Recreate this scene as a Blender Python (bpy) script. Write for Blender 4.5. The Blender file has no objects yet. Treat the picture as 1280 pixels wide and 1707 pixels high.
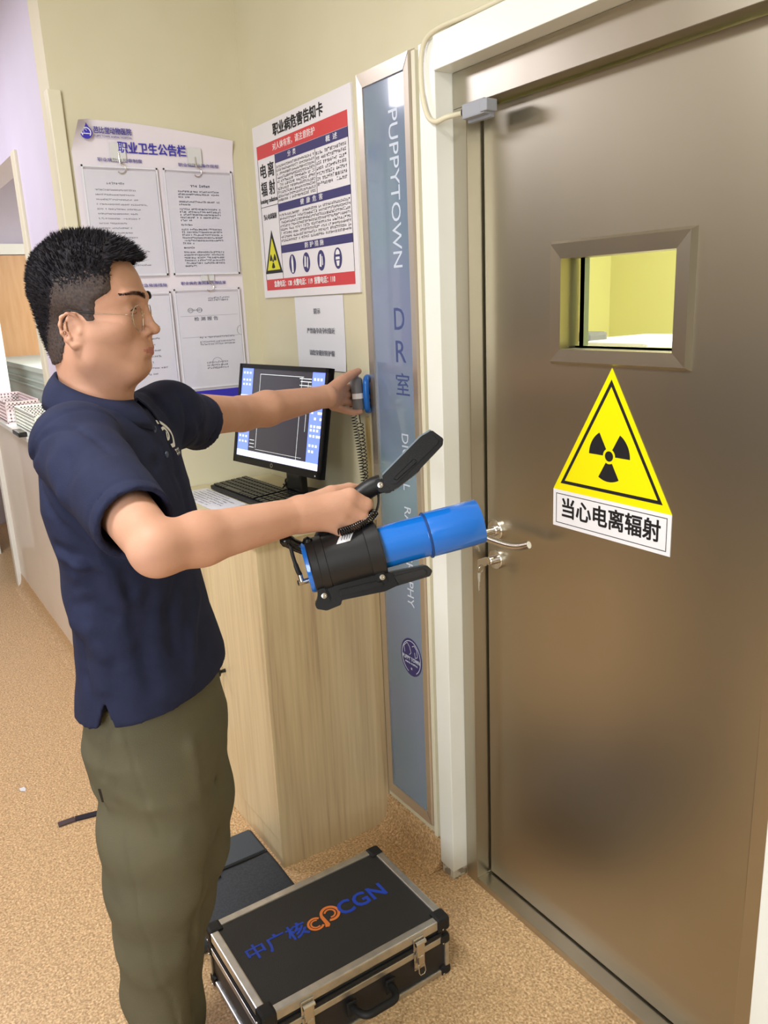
import bpy, bmesh, math, random
import numpy as np
from mathutils import Vector, Matrix
from mathutils.bvhtree import BVHTree
from math import sin, cos, pi, radians as RD
random.seed(7)
S = bpy.context.scene
COL = S.collection

# ------------------------------------------------------------------ camera
HC = 1.58; FPX = 1336.64
_y, _p, _r = RD(147.174), RD(-14.796), RD(-2.519)
FW = np.array([cos(_y)*cos(_p), sin(_y)*cos(_p), sin(_p)])
_rt = np.array([sin(_y), -cos(_y), 0.0]); _up = np.cross(_rt, FW)
RT = cos(_r)*_rt + sin(_r)*_up; UP = -sin(_r)*_rt + cos(_r)*_up
cam_d = bpy.data.cameras.new('camera'); cam = bpy.data.objects.new('camera', cam_d); COL.objects.link(cam)
cam_d.sensor_fit = 'HORIZONTAL'; cam_d.sensor_width = 36.0; cam_d.lens = 36.0*FPX/1280.0
cam_d.clip_start = 0.02; cam_d.clip_end = 60
cam.matrix_world = Matrix(((RT[0], UP[0], -FW[0], 0), (RT[1], UP[1], -FW[1], 0), (RT[2], UP[2], -FW[2], HC), (0, 0, 0, 1)))
S.camera = cam
S.view_settings.view_transform = 'Standard'; S.view_settings.look = 'None'
S.view_settings.gamma = 1.0; S.view_settings.use_curve_mapping = False
S.view_settings.exposure = 0.24

# ------------------------------------------------------------------ world and lights
wd = bpy.data.worlds.new('world'); S.world = wd; wd.use_nodes = True
wd.node_tree.nodes['Background'].inputs[0].default_value = (0.80, 0.86, 1.0, 1)
wd.node_tree.nodes['Background'].inputs[1].default_value = 0.6

def area(name, loc, look, sx, sy, power, col):
    L = bpy.data.lights.new(name, 'AREA'); L.shape = 'RECTANGLE'; L.size = sx; L.size_y = sy
    L.energy = power; L.color = col
    o = bpy.data.objects.new(name, L); COL.objects.link(o); o.location = loc
    o.rotation_euler = (Vector(look)-Vector(loc)).to_track_quat('-Z', 'Y').to_euler()
    return o
area('ceiling_panel_light', (-1.15, -0.25, 2.66), (-1.15, -0.25, 0), 0.38, 0.38, 27, (0.97, 0.985, 0.98))
area('corridor_panel_light', (-3.6, -0.3, 2.66), (-3.6, -0.3, 0), 1.2, 0.6, 30, (0.90, 0.88, 1.0))
area('front_fill_light', (0.9, -2.3, 1.7), (-1.0, 0.6, 1.2), 1.6, 1.8, 88, (0.90, 0.955, 1.0))  # added fill from behind the camera, lifts the door wall and casing
area('rear_fill_light', (-4.2, -2.2, 2.66), (-4.2, -2.2, 0), 1.2, 0.6, 8, (1.0, 0.96, 0.88))  # added fill, brightens the rear surroundings that the steel door reflects
area('consulting_room_light', (-4.2, 1.7, 2.62), (-4.2, 1.7, 0), 1.2, 1.0, 75, (0.95, 0.97, 1.0))
area('scan_room_light', (-1.2, 2.4, 2.6), (-1.2, 2.6, 0), 1.0, 1.0, 52, (1.0, 0.99, 0.85))

def at(px, py, d):
    """world point that lies d metres in front of the camera"""
    v = FW + RT*((px-640.0)/FPX) - UP*((py-853.5)/FPX)
    return np.array([0, 0, HC]) + v*d

# ------------------------------------------------------------------ materials
def lin(c):
    return tuple(((x/255.0)/12.92 if x/255.0 <= 0.04045 else ((x/255.0+0.055)/1.055)**2.4) for x in c) + (1.0,)
MATS = {}
def mat(name, rgb, rough=0.5, metal=0.0, rgb2=None, scale=20, stretch=(1, 1, 1), bump=0.0, bscale=None, detail=3, spec=0.5,
        trans=0.0, ior=1.45, emit=0.0, coat=0.0, sss=0.0, lo=0.35, hi=0.65, rough2=None):
    if name in MATS: return MATS[name]
    m = bpy.data.materials.new(name); m.use_nodes = True; MATS[name] = m
    nt = m.node_tree; N = nt.nodes; L = nt.links; b = N['Principled BSDF']
    b.inputs['Base Color'].default_value = lin(rgb); b.inputs['Roughness'].default_value = rough
    b.inputs['Metallic'].default_value = metal; b.inputs['Specular IOR Level'].default_value = spec
    b.inputs['IOR'].default_value = ior; b.inputs['Transmission Weight'].default_value = trans
    b.inputs['Coat Weight'].default_value = coat
    if sss: b.inputs['Subsurface Weight'].default_value = sss; b.inputs['Subsurface Radius'].default_value = (0.012, 0.004, 0.002); b.inputs['Subsurface Scale'].default_value = 1.0
    if emit:
        b.inputs['Emission Color'].default_value = lin(rgb); b.inputs['Emission Strength'].default_value = emit
    if rgb2 or bump or rough2 is not None:
        tc = N.new('ShaderNodeTexCoord'); mp = N.new('ShaderNodeMapping'); L.new(tc.outputs['Object'], mp.inputs[0])
        mp.inputs['Scale'].default_value = stretch
        nz = N.new('ShaderNodeTexNoise'); nz.inputs['Scale'].default_value = scale; nz.inputs['Detail'].default_value = detail
        L.new(mp.outputs[0], nz.inputs['Vector'])
        if rgb2:
            cr = N.new('ShaderNodeValToRGB'); L.new(nz.outputs['Fac'], cr.inputs[0])
            cr.color_ramp.elements[0].position = lo; cr.color_ramp.elements[0].color = lin(rgb)
            cr.color_ramp.elements[1].position = hi; cr.color_ramp.elements[1].color = lin(rgb2)
            L.new(cr.outputs[0], b.inputs['Base Color'])
        if rough2 is not None:
            mr = N.new('ShaderNodeMapRange'); L.new(nz.outputs['Fac'], mr.inputs[0])
            mr.inputs[1].default_value = 0.3; mr.inputs[2].default_value = 0.7
            mr.inputs[3].default_value = rough; mr.inputs[4].default_value = rough2
            L.new(mr.outputs[0], b.inputs['Roughness'])
        if bump:
            nb = nz
            if bscale:
                nb = N.new('ShaderNodeTexNoise'); nb.inputs['Scale'].default_value = bscale; nb.inputs['Detail'].default_value = 2
                L.new(mp.outputs[0], nb.inputs['Vector'])
            bp = N.new('ShaderNodeBump'); bp.inputs['Strength'].default_value = min(1, bump); bp.inputs['Distance'].default_value = 0.002
            L.new(nb.outputs['Fac'], bp.inputs['Height']); L.new(bp.outputs[0], b.inputs['Normal'])
    return m

M_wall = mat('cream_wall_paint', (208, 201, 173), 0.6, rgb2=(203, 195, 165), scale=3, bump=0.08, bscale=160)
M_lilac = mat('white_corridor_paint', (204, 197, 214), 0.55, rgb2=(199, 192, 208), scale=3, bump=0.06, bscale=160)
M_ceil = mat('ceiling_paint', (226, 224, 218), 0.7)
M_rear = mat('rear_wall_paint', (190, 182, 160), 0.6)
M_refdark = mat('reflection_dark', (84, 70, 50), 0.55, rgb2=(66, 54, 38), scale=5)  # for the unseen dark panel that the door mirrors
M_white = mat('white_gloss_trim', (232, 233, 226), 0.28, rgb2=(228, 228, 218), scale=4, coat=0.2)
M_ivory = mat('ivory_trim', (214, 208, 184), 0.4)
M_pink = mat('pale_laminate', (224, 214, 200), 0.35, rgb2=(216, 204, 190), scale=2, coat=0.3)
M_steel = mat('brushed_steel', (184, 177, 160), 0.36, 1.0, rgb2=(178, 171, 154), scale=1.2, stretch=(3, 3, 1.0), detail=1, bump=0.02, bscale=1.1)
M_steelF = mat('steel_frame', (188, 181, 166), 0.33, 1.0, rgb2=(182, 175, 160), scale=2, stretch=(4, 4, 1.0), detail=1)
M_chrome = mat('satin_chrome', (205, 200, 192), 0.2, 1.0)
M_alu = mat('brushed_aluminium', (206, 206, 202), 0.32, 1.0, rgb2=(186, 186, 182), scale=30, rough2=0.42)
M_aluframe = mat('lightbox_aluminium', (214, 204, 192), 0.34, 0.85)
M_black = mat('black_plastic', (15, 15, 17), 0.42, rgb2=(12, 12, 14), scale=60, bump=0.1, bscale=900, spec=0.35)
M_blackg = mat('glossy_black', (18, 18, 20), 0.2)
M_rubber = mat('black_rubber', (15, 15, 16), 0.6)
M_blue = mat('glossy_blue_paint', (20, 108, 200), 0.16, rgb2=(18, 102, 192), scale=4, coat=0.6)
M_dblue = mat('blue_plastic', (20, 92, 170), 0.3)
M_grey = mat('grey_plastic', (112, 112, 116), 0.4)
M_lgrey = mat('pale_grey_plastic', (150, 152, 158), 0.45)
M_paper = mat('paper_white', (220, 220, 226), 0.6)
M_sheet = mat('lilac_board_sheet', (224, 216, 222), 0.35, rgb2=(218, 210, 218), scale=3)
M_poster = mat('poster_white', (224, 220, 224), 0.4)
M_ink = mat('black_ink', (24, 24, 28), 0.5)
M_gink = mat('grey_ink', (110, 110, 122), 0.6)
M_navy = mat('navy_print', (52, 48, 104), 0.4)
M_indigo = mat('indigo_print', (56, 50, 168), 0.4)
M_violet = mat('violet_ink', (70, 66, 148), 0.4)
M_red = mat('red_print', (200, 58, 62), 0.4)
M_whiteink = mat('white_print', (232, 230, 232), 0.4)
M_yellow = mat('warning_yellow', (238, 226, 8), 0.3)
M_yellow2 = mat('poster_yellow', (214, 210, 40), 0.4)
M_bink = mat('blue_print', (58, 88, 196), 0.4)
M_clear = mat('clear_plastic_film', (235, 236, 245), 0.08, spec=0.5)
M_glass = mat('window_glass', (245, 250, 245), 0.0, trans=1.0, ior=1.0, spec=0.5)
M_panel = mat('blue_grey_backlit_film', (112, 136, 148), 0.12, rgb2=(122, 128, 158), scale=1.6, coat=0.5, lo=0.4, hi=0.6)
M_film = mat('pale_film_lettering', (196, 204, 218), 0.3)
M_filmd = mat('dark_film_lettering', (66, 78, 124), 0.3)
M_greylaq = mat('grey_green_laminate', (184, 194, 184), 0.4)
M_basket = mat('white_basket_plastic', (222, 224, 214), 0.4)
M_pbasket = mat('pink_basket_plastic', (214, 196, 196), 0.4)
M_orange = mat('honey_door_wood', (214, 170, 124), 0.4, rgb2=(206, 160, 112), scale=4, stretch=(8, 8, 1))
M_cream = mat('cable_cream', (214, 206, 178), 0.4)
M_bagf = mat('dark_grey_fabric', (58, 62, 68), 0.8, rgb2=(50, 53, 58), scale=200, bump=0.3)

def floor_material():
    m = bpy.data.materials.new('speckled_vinyl_floor'); m.use_nodes = True
    nt = m.node_tree; N = nt.nodes; L = nt.links; b = N['Principled BSDF']
    tc = N.new('ShaderNodeTexCoord')
    n1 = N.new('ShaderNodeTexNoise'); n1.inputs['Scale'].default_value = 170; n1.inputs['Detail'].default_value = 3
    n2 = N.new('ShaderNodeTexVoronoi'); n2.inputs['Scale'].default_value = 210
    L.new(tc.outputs['Object'], n1.inputs['Vector']); L.new(tc.outputs['Object'], n2.inputs['Vector'])
    cr = N.new('ShaderNodeValToRGB'); L.new(n1.outputs['Fac'], cr.inputs[0])
    e = cr.color_ramp.elements
    e[0].position = 0.30; e[0].color = lin((158, 124, 88)); e[1].position = 0.68; e[1].color = lin((226, 197, 156))
    k = e.new(0.48); k.color = lin((198, 163, 120))
    cr2 = N.new('ShaderNodeValToRGB'); L.new(n2.outputs['Color'], cr2.inputs[0])
    cr2.color_ramp.elements[0].position = 0.2; cr2.color_ramp.elements[0].color = (0.80, 0.78, 0.75, 1)
    cr2.color_ramp.elements[1].position = 0.8; cr2.color_ramp.elements[1].color = (1.12, 1.12, 1.1, 1)
    mx = N.new('ShaderNodeMix'); mx.data_type = 'RGBA'; mx.blend_type = 'MULTIPLY'; mx.inputs[0].default_value = 1
    L.new(cr.outputs[0], mx.inputs[6]); L.new(cr2.outputs[0], mx.inputs[7]); L.new(mx.outputs[2], b.inputs['Base Color'])
    b.inputs['Roughness'].default_value = 0.38
    bp = N.new('ShaderNodeBump'); bp.inputs['Strength'].default_value = 0.25; bp.inputs['Distance'].default_value = 0.001
    L.new(n1.outputs['Fac'], bp.inputs['Height']); L.new(bp.outputs[0], b.inputs['Normal'])
    return m
M_floor = floor_material()

def wood_material():
    m = bpy.data.materials.new('pale_ash_laminate'); m.use_nodes = True
    nt = m.node_tree; N = nt.nodes; L = nt.links; b = N['Principled BSDF']
    tc = N.new('ShaderNodeTexCoord'); mp = N.new('ShaderNodeMapping'); L.new(tc.outputs['Object'], mp.inputs[0])
    mp.inputs['Scale'].default_value = (1, 1, 0.035)
    n0 = N.new('ShaderNodeTexNoise'); n0.inputs['Scale'].default_value = 11; n0.inputs['Detail'].default_value = 2
    n1 = N.new('ShaderNodeTexNoise'); n1.inputs['Scale'].default_value = 90; n1.inputs['Detail'].default_value = 4
    mp2 = N.new('ShaderNodeMapping'); L.new(tc.outputs['Object'], mp2.inputs[0]); mp2.inputs['Scale'].default_value = (1, 1, 0.12)
    L.new(mp2.outputs[0], n0.inputs['Vector']); L.new(mp.outputs[0], n1.inputs['Vector'])
    w = N.new('ShaderNodeTexWave'); w.inputs['Scale'].default_value = 3.2; w.inputs['Distortion'].default_value = 14; w.inputs['Detail'].default_value = 3
    w.bands_direction = 'Y'; L.new(mp2.outputs[0], w.inputs['Vector'])
    a = N.new('ShaderNodeMath'); a.operation = 'MULTIPLY'; L.new(w.outputs['Fac'], a.inputs[0]); a.inputs[1].default_value = 0.16
    s = N.new('ShaderNodeMath'); s.operation = 'MULTIPLY_ADD'; L.new(n1.outputs['Fac'], s.inputs[0]); s.inputs[1].default_value = 0.75; L.new(a.outputs[0], s.inputs[2])
    s2 = N.new('ShaderNodeMath'); s2.operation = 'MULTIPLY_ADD'; L.new(n0.outputs['Fac'], s2.inputs[0]); s2.inputs[1].default_value = 0.4; L.new(s.outputs[0], s2.inputs[2])
    cr = N.new('ShaderNodeValToRGB'); L.new(s2.outputs[0], cr.inputs[0])
    e = cr.color_ramp.elements
    e[0].position = 0.42; e[0].color = lin((186, 160, 128)); e[1].position = 0.82; e[1].color = lin((220, 200, 160))
    k = e.new(0.55); k.color = lin((205, 183, 144))
    L.new(cr.outputs[0], b.inputs['Base Color']); b.inputs['Roughness'].default_value = 0.42
    return m
M_wood = wood_material()

# ------------------------------------------------------------------ object helpers
def tag(o, label=None, cat=None, group=None, kind=None):
    if label: o['label'] = label
    if cat: o['category'] = cat
    if group: o['group'] = group
    if kind: o['kind'] = kind
    return o
def thing(name, loc, label, cat, group=None):
    o = bpy.data.objects.new(name, None); o.empty_display_size = 0.05; COL.objects.link(o); o.location = loc
    return tag(o, label, cat, group)
def link(name, me, mats, parent=None, smooth=False, auto=None):
    o = bpy.data.objects.new(name, me); COL.objects.link(o)
    for m in (mats if isinstance(mats, (list, tuple)) else [mats]): me.materials.append(m)
    if smooth:
        me.polygons.foreach_set('use_smooth', [True]*len(me.polygons))
        if auto is not None:
            try: me.set_sharp_from_angle(angle=RD(auto))
            except Exception: pass
    if parent is not None:
        o.parent = parent
        g = parent; off = Vector((0, 0, 0))
        while g is not None: off += g.location; g = g.parent
        me.transform(Matrix.Translation(-off))
    return o

class MB:
    """collects shapes, builds ONE mesh object"""
    def __init__(s): s.v = []; s.f = []; s.mi = []; s.M = Matrix.Identity(4)
    def add(s, vs, fs, mi=0):
        n = len(s.v); s.v += [tuple(s.M @ Vector(p)) for p in vs]; s.f += [tuple(i+n for i in f) for f in fs]; s.mi += [mi]*len(fs); return s
    def box(s, lo, hi, mi=0, bev=0.0):
        bm = bmesh.new(); bmesh.ops.create_cube(bm, size=1)
        lo = Vector(lo); hi = Vector(hi); c = (lo+hi)/2; d = hi-lo
        for v in bm.verts: v.co = Vector((v.co.x*d.x, v.co.y*d.y, v.co.z*d.z)) + c
        if bev: bmesh.ops.bevel(bm, geom=bm.edges[:], offset=bev, segments=2, affect='EDGES', profile=0.6)
        bm.verts.ensure_lookup_table()
        s.add([v.co.copy() for v in bm.verts], [[v.index for v in f.verts] for f in bm.faces], mi); bm.free(); return s
    def prism(s, pts, z0, z1, mi=0):
        n = len(pts)
        s.add([(x, y, z0) for x, y in pts]+[(x, y, z1) for x, y in pts],
              [list(range(n))[::-1], list(range(n, 2*n))]+[[i, (i+1) % n, n+(i+1) % n, n+i] for i in range(n)], mi); return s
    def lathe(s, prof, seg=32, mi=0, cap=True):
        """prof: (r,z) list, axis local z"""
        vs = []; fs = []
        for r, z in prof:
            for k in range(seg): a = 2*pi*k/seg; vs.append((r*cos(a), r*sin(a), z))
        for j in range(len(prof)-1):
            for k in range(seg): fs.append([j*seg+k, j*seg+(k+1) % seg, (j+1)*seg+(k+1) % seg, (j+1)*seg+k])
        if cap: fs.append(list(range(seg))[::-1]); fs.append([(len(prof)-1)*seg+k for k in range(seg)])
        s.add(vs, fs, mi); return s
    def tube(s, path, rad, seg=10, mi=0, cap=True, flat=1.0):
        P = [Vector(p) for p in path]; n = len(P)
        R = rad if isinstance(rad, (list, tuple)) else [rad]*n
        vs = []; fs = []; t0 = (P[1]-P[0]).normalized()
        nrm = t0.orthogonal().normalized()
        for i in range(n):
            t = (P[min(i+1, n-1)]-P[max(i-1, 0)]).normalized()
            nrm = (nrm - t*nrm.dot(t)).normalized(); b = t.cross(nrm)
            for k in range(seg):
                a = 2*pi*k/seg; vs.append(P[i]+nrm*(R[i]*cos(a))+b*(R[i]*sin(a)*flat))
        for j in range(n-1):
            for k in range(seg): fs.append([j*seg+k, j*seg+(k+1) % seg, (j+1)*seg+(k+1) % seg, (j+1)*seg+k])
        if cap: fs.append(list(range(seg))[::-1]); fs.append([(n-1)*seg+k for k in range(seg)])
        s.add(vs, fs, mi); return s
    def build(s, name, mats, parent=None, smooth=False, auto=35):
        me = bpy.data.meshes.new(name); me.from_pydata(s.v, [], s.f); me.update()
        bm = bmesh.new(); bm.from_mesh(me); bmesh.ops.recalc_face_normals(bm, faces=bm.faces); bm.to_mesh(me); bm.free()
        if len(set(s.mi)) > 1: me.polygons.foreach_set('material_index', s.mi)
        return link(name, me, mats, parent, smooth, auto)

def spline(pts, n=8):
    """Catmull-Rom through the points"""
    P = [np.array(p, float) for p in pts]; P = [2*P[0]-P[1]]+P+[2*P[-1]-P[-2]]; out = []
    for i in range(1, len(P)-2):
        for k in range(n):
            t = k/n; a, b, c, d = P[i-1], P[i], P[i+1], P[i+2]
            out.append(0.5*((2*b)+(-a+c)*t+(2*a-5*b+4*c-d)*t*t+(-a+3*b-3*c+d)*t**3))
    out.append(P[-2]); return [tuple(x) for x in out]

def frame(o, right, up):
    r = Vector(right).normalized(); u = Vector(up); u = (u-r*u.dot(r)).normalized(); n = r.cross(u)
    return Matrix(((r.x, u.x, n.x, o[0]), (r.y, u.y, n.y, o[1]), (r.z, u.z, n.z, o[2]), (0, 0, 0, 1)))

def text_geo(mb, s, size, M, mi=0, width=None, thick=0.0004, align='CENTER', stretch=None, bold=0.0):
    """adds lettering; M maps local x right, y up, z out of the surface"""
    cu = bpy.data.curves.new('lettering', 'FONT'); cu.body = s; cu.size = size; cu.align_x = align; cu.align_y = 'CENTER'
    cu.extrude = thick; cu.resolution_u = 3
    o = bpy.data.objects.new('lettering', cu); COL.objects.link(o)
    bpy.context.view_layer.update()
    dg = bpy.context.evaluated_depsgraph_get(); me = bpy.data.meshes.new_from_object(o.evaluated_get(dg))
    co = [v.co.copy() for v in me.vertices]
    if co:
        x0 = min(c.x for c in co); x1 = max(c.x for c in co)
        k = 1.0 if not width else width/max(1e-6, x1-x0)
        ky = stretch or 1.0
        co = [(c.x*k, c.y*ky, c.z) for c in co]
        m0 = mb.M.copy(); mb.M = M
        for dx, dy in ([(0, 0)] if not bold else [(-bold, -bold), (bold, -bold), (-bold, bold), (bold, bold)]):
            mb.add([(c[0]+dx*.7, c[1]+dy*.7, c[2]+(dx+2*dy)/max(bold, 1e-9)*.00006) for c in co], [list(p.vertices) for p in me.polygons], mi)
        mb.M = m0
    bpy.data.objects.remove(o); bpy.data.curves.remove(cu); bpy.data.meshes.remove(me)
    return mb

def scribble(mb, x0, x1, y, h, M, rnd, dens=0.8, mi=0, z=0.0003):
    """a line of print too small to read: strokes in character cells"""
    m0 = mb.M.copy(); mb.M = M; x = x0; cw = h*0.95
    while x+cw < x1:
        if rnd.random() < 0.94:
            for k in range(3):
                if rnd.random() < 0.5:
                    yy = y+h*rnd.uniform(-0.4, 0.4); mb.add([(x+cw*.1, yy, z), (x+cw*.88, yy, z), (x+cw*.88, yy+h*.13*dens*1.3, z), (x+cw*.1, yy+h*.13*dens*1.3, z)], [[0, 1, 2, 3]], mi)
                else:
                    xx = x+cw*rnd.uniform(0.1, 0.8); mb.add([(xx, y-h*.42, z), (xx+cw*.14*dens*1.3, y-h*.42, z), (xx+cw*.14*dens*1.3, y+h*.42, z), (xx, y+h*.42, z)], [[0, 1, 2, 3]], mi)
        x += cw
    mb.M = m0

# ------------------------------------------------------------------ room shell
YA = 1.17; XB = -2.53; YC = 0.65; YE = 0.60
def struct(name, mb, m, parent=None, **k):
    o = mb.build(name, m, parent, **k)
    if parent is None: o['kind'] = 'structure'
    return o
struct('floor', MB().box((-9, -3.2, -0.1), (2.2, 3.6, 0)), M_floor)
struct('ceiling', MB().box((-9, -3.2, 2.7), (2.2, 3.6, 2.8)), M_ceil)
# wall behind the posters, with the door opening
w = MB(); w.box((XB-0.12, YA, 0), (-1.545, YA+0.16, 2.7)); w.box((-1.545, YA, 2.06), (-0.60, YA+0.16, 2.7)); w.box((-0.60, YA, 0), (2.2, YA+0.16, 2.7))
struct('wall_right', w, M_wall)
struct('wall_left', MB().box((XB-0.12, YE-0.005, 0), (XB, YA, 2.7)), M_wall)
w = MB(); w.box((-3.38, YC, 0), (XB-0.12, YC+0.1, 2.7)); w.box((-5.05, YC, 0), (-3.38, YC+0.1, 1.03)); w.box((-9, YC, 2.17), (-3.38, YC+0.1, 2.7))
struct('wall_corridor', w, [M_lilac])
struct('wall_rear', MB().box((-9, -3.3, 0), (2.2, -3.2, 2.7)), M_rear)
struct('added_dark_panel', MB().box((-9, -3.2, 0.0), (2.2, -3.16, 1.25)), M_refdark)  # unseen panel, added to give the steel door a dark reflection
struct('wall_entrance', MB().box((2.2, -3.3, 0), (2.3, YA+0.1, 2.7)), M_rear)
struct('wall_far', MB().box((-9.1, -3.3, 0), (-9, 3.6, 2.7)), M_lilac)
struct('wall_back', MB().box((-9, 3.6, 0), (2.2, 3.7, 2.7)), M_lilac)
# scan room behind the door
struct('wall_scan_room', MB().box((-2.9, 3.3, 0), (0.6, 3.38, 2.7)).box((0.6, YA+0.16, 0), (0.68, 3.38, 2.7)).box((-2.98, YA, 0), (-2.9, 3.38, 2.7)), mat('scan_room_yellow', (222, 219, 158), 0.6))
# skirting, coved
def coving(name, x0, x1, y, m, h=0.1):
    pf = [(0, h), (-0.008, h), (-0.010, 0.05), (-0.018, 0.022), (-0.036, 0.006), (-0.055, 0.0008), (0, 0.0008)]
    mb = MB(); mb.add([(x0, y+a, b) for a, b in pf]+[(x1, y+a, b) for a, b in pf],
                      [list(range(7)), list(range(7, 14))]+[[i, (i+1) % 7, 7+(i+1) % 7, 7+i] for i in range(7)])
    return struct(name, mb, m, smooth=True)
coving('baseboard_right', -1.90, -1.578, YA, M_floor, 0.095)
coving('baseboard_corridor', -5.05, XB-0.12, YC, M_floor, 0.085)
struct('baseboard_left', MB().box((XB, YE+0.01, 0.001), (XB+0.012, YA, 0.09)), M_floor)
# laminate facing of the corridor half wall
struct('trim_2', MB().box((-5.05, YC-0.006, 0.085), (XB-0.125, YC, 1.03)), M_pink)
# cable trunking up the outer corner
struct('trim_3', MB().box((XB-0.03, YE-0.015, 0), (XB+0.012, YE+0.022, 2.18), bev=0.003), M_ivory)
# doorway: white casing
c = MB(); c.box((-1.577, YA-0.012, 0.03), (-1.519, YA+0.045, 2.115), bev=0.002); c.box((-1.5185, YA-0.016, 2.05), (-0.585, YA+0.045, 2.118), bev=0.002); c.box((-0.644, YA-0.012, 0.03), (-0.585, YA+0.045, 2.05), bev=0.002)
struct('trim_4', c, M_white)
# chipped foot of the casing
struct('trim_5', MB().box((-1.574, YA-0.009, 0.0), (-1.523, YA+0.04, 0.034), bev=0.004), mat('chipped_paint', (150, 140, 124), 0.7, rgb2=(210, 206, 190), scale=40, lo=0.45, hi=0.55))
# steel door frame
YF = 1.205; YD = 1.25
f = MB()
f.box((-1.518, YF, 0), (-1.472, YD+0.05, 1.9765), bev=0.0015); f.box((-0.70, YF, 0), (-0.645, YD+0.05, 1.9765), bev=0.0015)
f.box((-1.518, YF, 1.977), (-0.645, YD+0.05, 2.049), bev=0.0015); f.box((-1.472, YF, 0), (-0.70, YD+0.05, 0.02), bev=0.002)
struct('trim_6', f, M_steelF)
# steel door leaf with a sight window
dr = thing('door_1', (-1.463, YD, 0.0), None, None); dr['kind'] = 'structure'
wx0, wx1, wz0, wz1 = -1.222, -0.942, 1.464, 1.647
lf = MB()
x0, x1, z0, z1 = -1.466, -0.705, 0.026, 1.972
for a, b in (((x0, z0), (wx0, z1)), ((wx1, z0), (x1, z1)), ((wx0, z0), (wx1, wz0)), ((wx0, wz1), (wx1, z1))):
    lf.box((a[0], YD, a[1]), (b[0], YD+0.045, b[1]))
lf.build('door_leaf', M_steel, dr)
fr = MB(); ox0, ox1, oz0, oz1 = -1.254, -0.908, 1.434, 1.681
def bevel_frame(mb, o, i, y_wall, y_out, y_in):
    (a0, b0, a1, b1), (c0, d0, c1, d1) = o, i
    e = 0.006
    V = []
    for (p0, q0, p1, q1, y) in ((a0, b0, a1, b1, y_wall), (a0+e, b0+e, a1-e, b1-e, y_out), (c0, d0, c1, d1, y_out+0.002), (c0, d0, c1, d1, y_in)):
        V += [(p0, y, q0), (p1, y, q0), (p1, y, q1), (p0, y, q1)]
    F = []
    for j in range(3):
        for k in range(4): F.append([j*4+k, j*4+(k+1) % 4, (j+1)*4+(k+1) % 4, (j+1)*4+k])
    mb.add(V, F)
bevel_frame(fr, (ox0, oz0, ox1, oz1), (wx0+.0015, wz0+.0015, wx1-.0015, wz1-.0015), YD, YD-0.012, YD+0.046)
fr.build('sight_window_frame', M_steelF, dr)
MB().box((wx0, YD+0.03, wz0), (wx1, YD+0.036, wz1)).build('pane', M_glass, dr)
# casting strip of the inner glazing bead
MB().box((wx0+0.012, YD+0.036, wz0), (wx0+0.024, YD+0.05, wz1)).box((wx0, YD+0.036, wz0), (wx1, YD+0.05, wz0+0.006)).build('glazing_bead', mat('bead_grey_green', (150, 158, 130), .4), dr)
# lever handle
def disc(mb, c, r, t, ax='y', seg=40, mi=0, bev=0.0015):
    m0 = mb.M.copy(); mb.M = m0 @ frame(c, (1, 0, 0), (0, 0, 1))
    mb.lathe([(r, 0), (r, t-bev), (r-bev, t)], seg, mi); mb.M = m0
h = MB(); HX, HZ = -1.432, 1.026
disc(h, (HX, YD, HZ), 0.026, 0.009); disc(h, (HX, YD-0.009, HZ), 0.0135, 0.006)
h.build('handle_rosette', M_chrome, dr, True)
h = MB(); h.tube(spline([(HX, YD-0.012, HZ), (HX, YD-0.04, HZ), (HX+0.004, YD-0.054, HZ), (HX+0.02, YD-0.062, HZ), (HX+0.06, YD-0.062, HZ-0.003), (HX+0.11, YD-0.06, HZ-0.003), (HX+0.14, YD-0.056, HZ+0.001), (HX+0.165, YD-0.05, HZ+0.010)], 8), 0.0085, 16)
h.build('door_handle', M_chrome, dr, True, 50)
h = MB(); LZ = 0.951
disc(h, (HX, YD, LZ), 0.025, 0.009); disc(h, (HX, YD-0.009, LZ), 0.011, 0.02)
h.build('lock_rosette', M_chrome, dr, True)
# keys in the lock
ky = thing('key_ring', (HX-0.002, YD-0.03, LZ), 'two small steel keys on a ring hanging from the door lock', 'keys')
k = MB(); k.box((HX-0.002, YD-0.062, LZ-0.010), (HX+0.001, YD-0.034, LZ+0.012), bev=0.0008); k.box((HX-0.001, YD-0.036, LZ-0.003), (HX+0.0005, YD-0.028, LZ+0.003))
k.build('key', M_chrome, ky)
ring = MB(); cc = Vector((HX-0.001, YD-0.052, LZ-0.016))
ring.tube([(cc.x+0.004*sin(a), cc.y+0.008*cos(a), cc.z+0.011*sin(a)) for a in [2*pi*i/20 for i in range(21)]], 0.0009, 8)
ring.build('ring', M_chrome, ky, True)
k = MB(); k.M = frame((cc.x+0.001, cc.y-0.006, cc.z-0.006), (0.75, -0.3, -0.0), (0, 0, 1))
k.prism([(-0.009, -0.022), (0.009, -0.022), (0.009, -0.004), (0.004, 0.0), (-0.004, 0.0), (-0.009, -0.004)], -0.001, 0.001)
k.prism([(-0.005, -0.022), (-0.005, -0.043), (-0.0025, -0.046), (0.0, -0.050), (0.002, -0.046), (0.0012, -0.038), (0.003, -0.034), (0.003, -0.022)], -0.001, 0.001)
k.build('hanging_key', M_chrome, ky)
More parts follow.
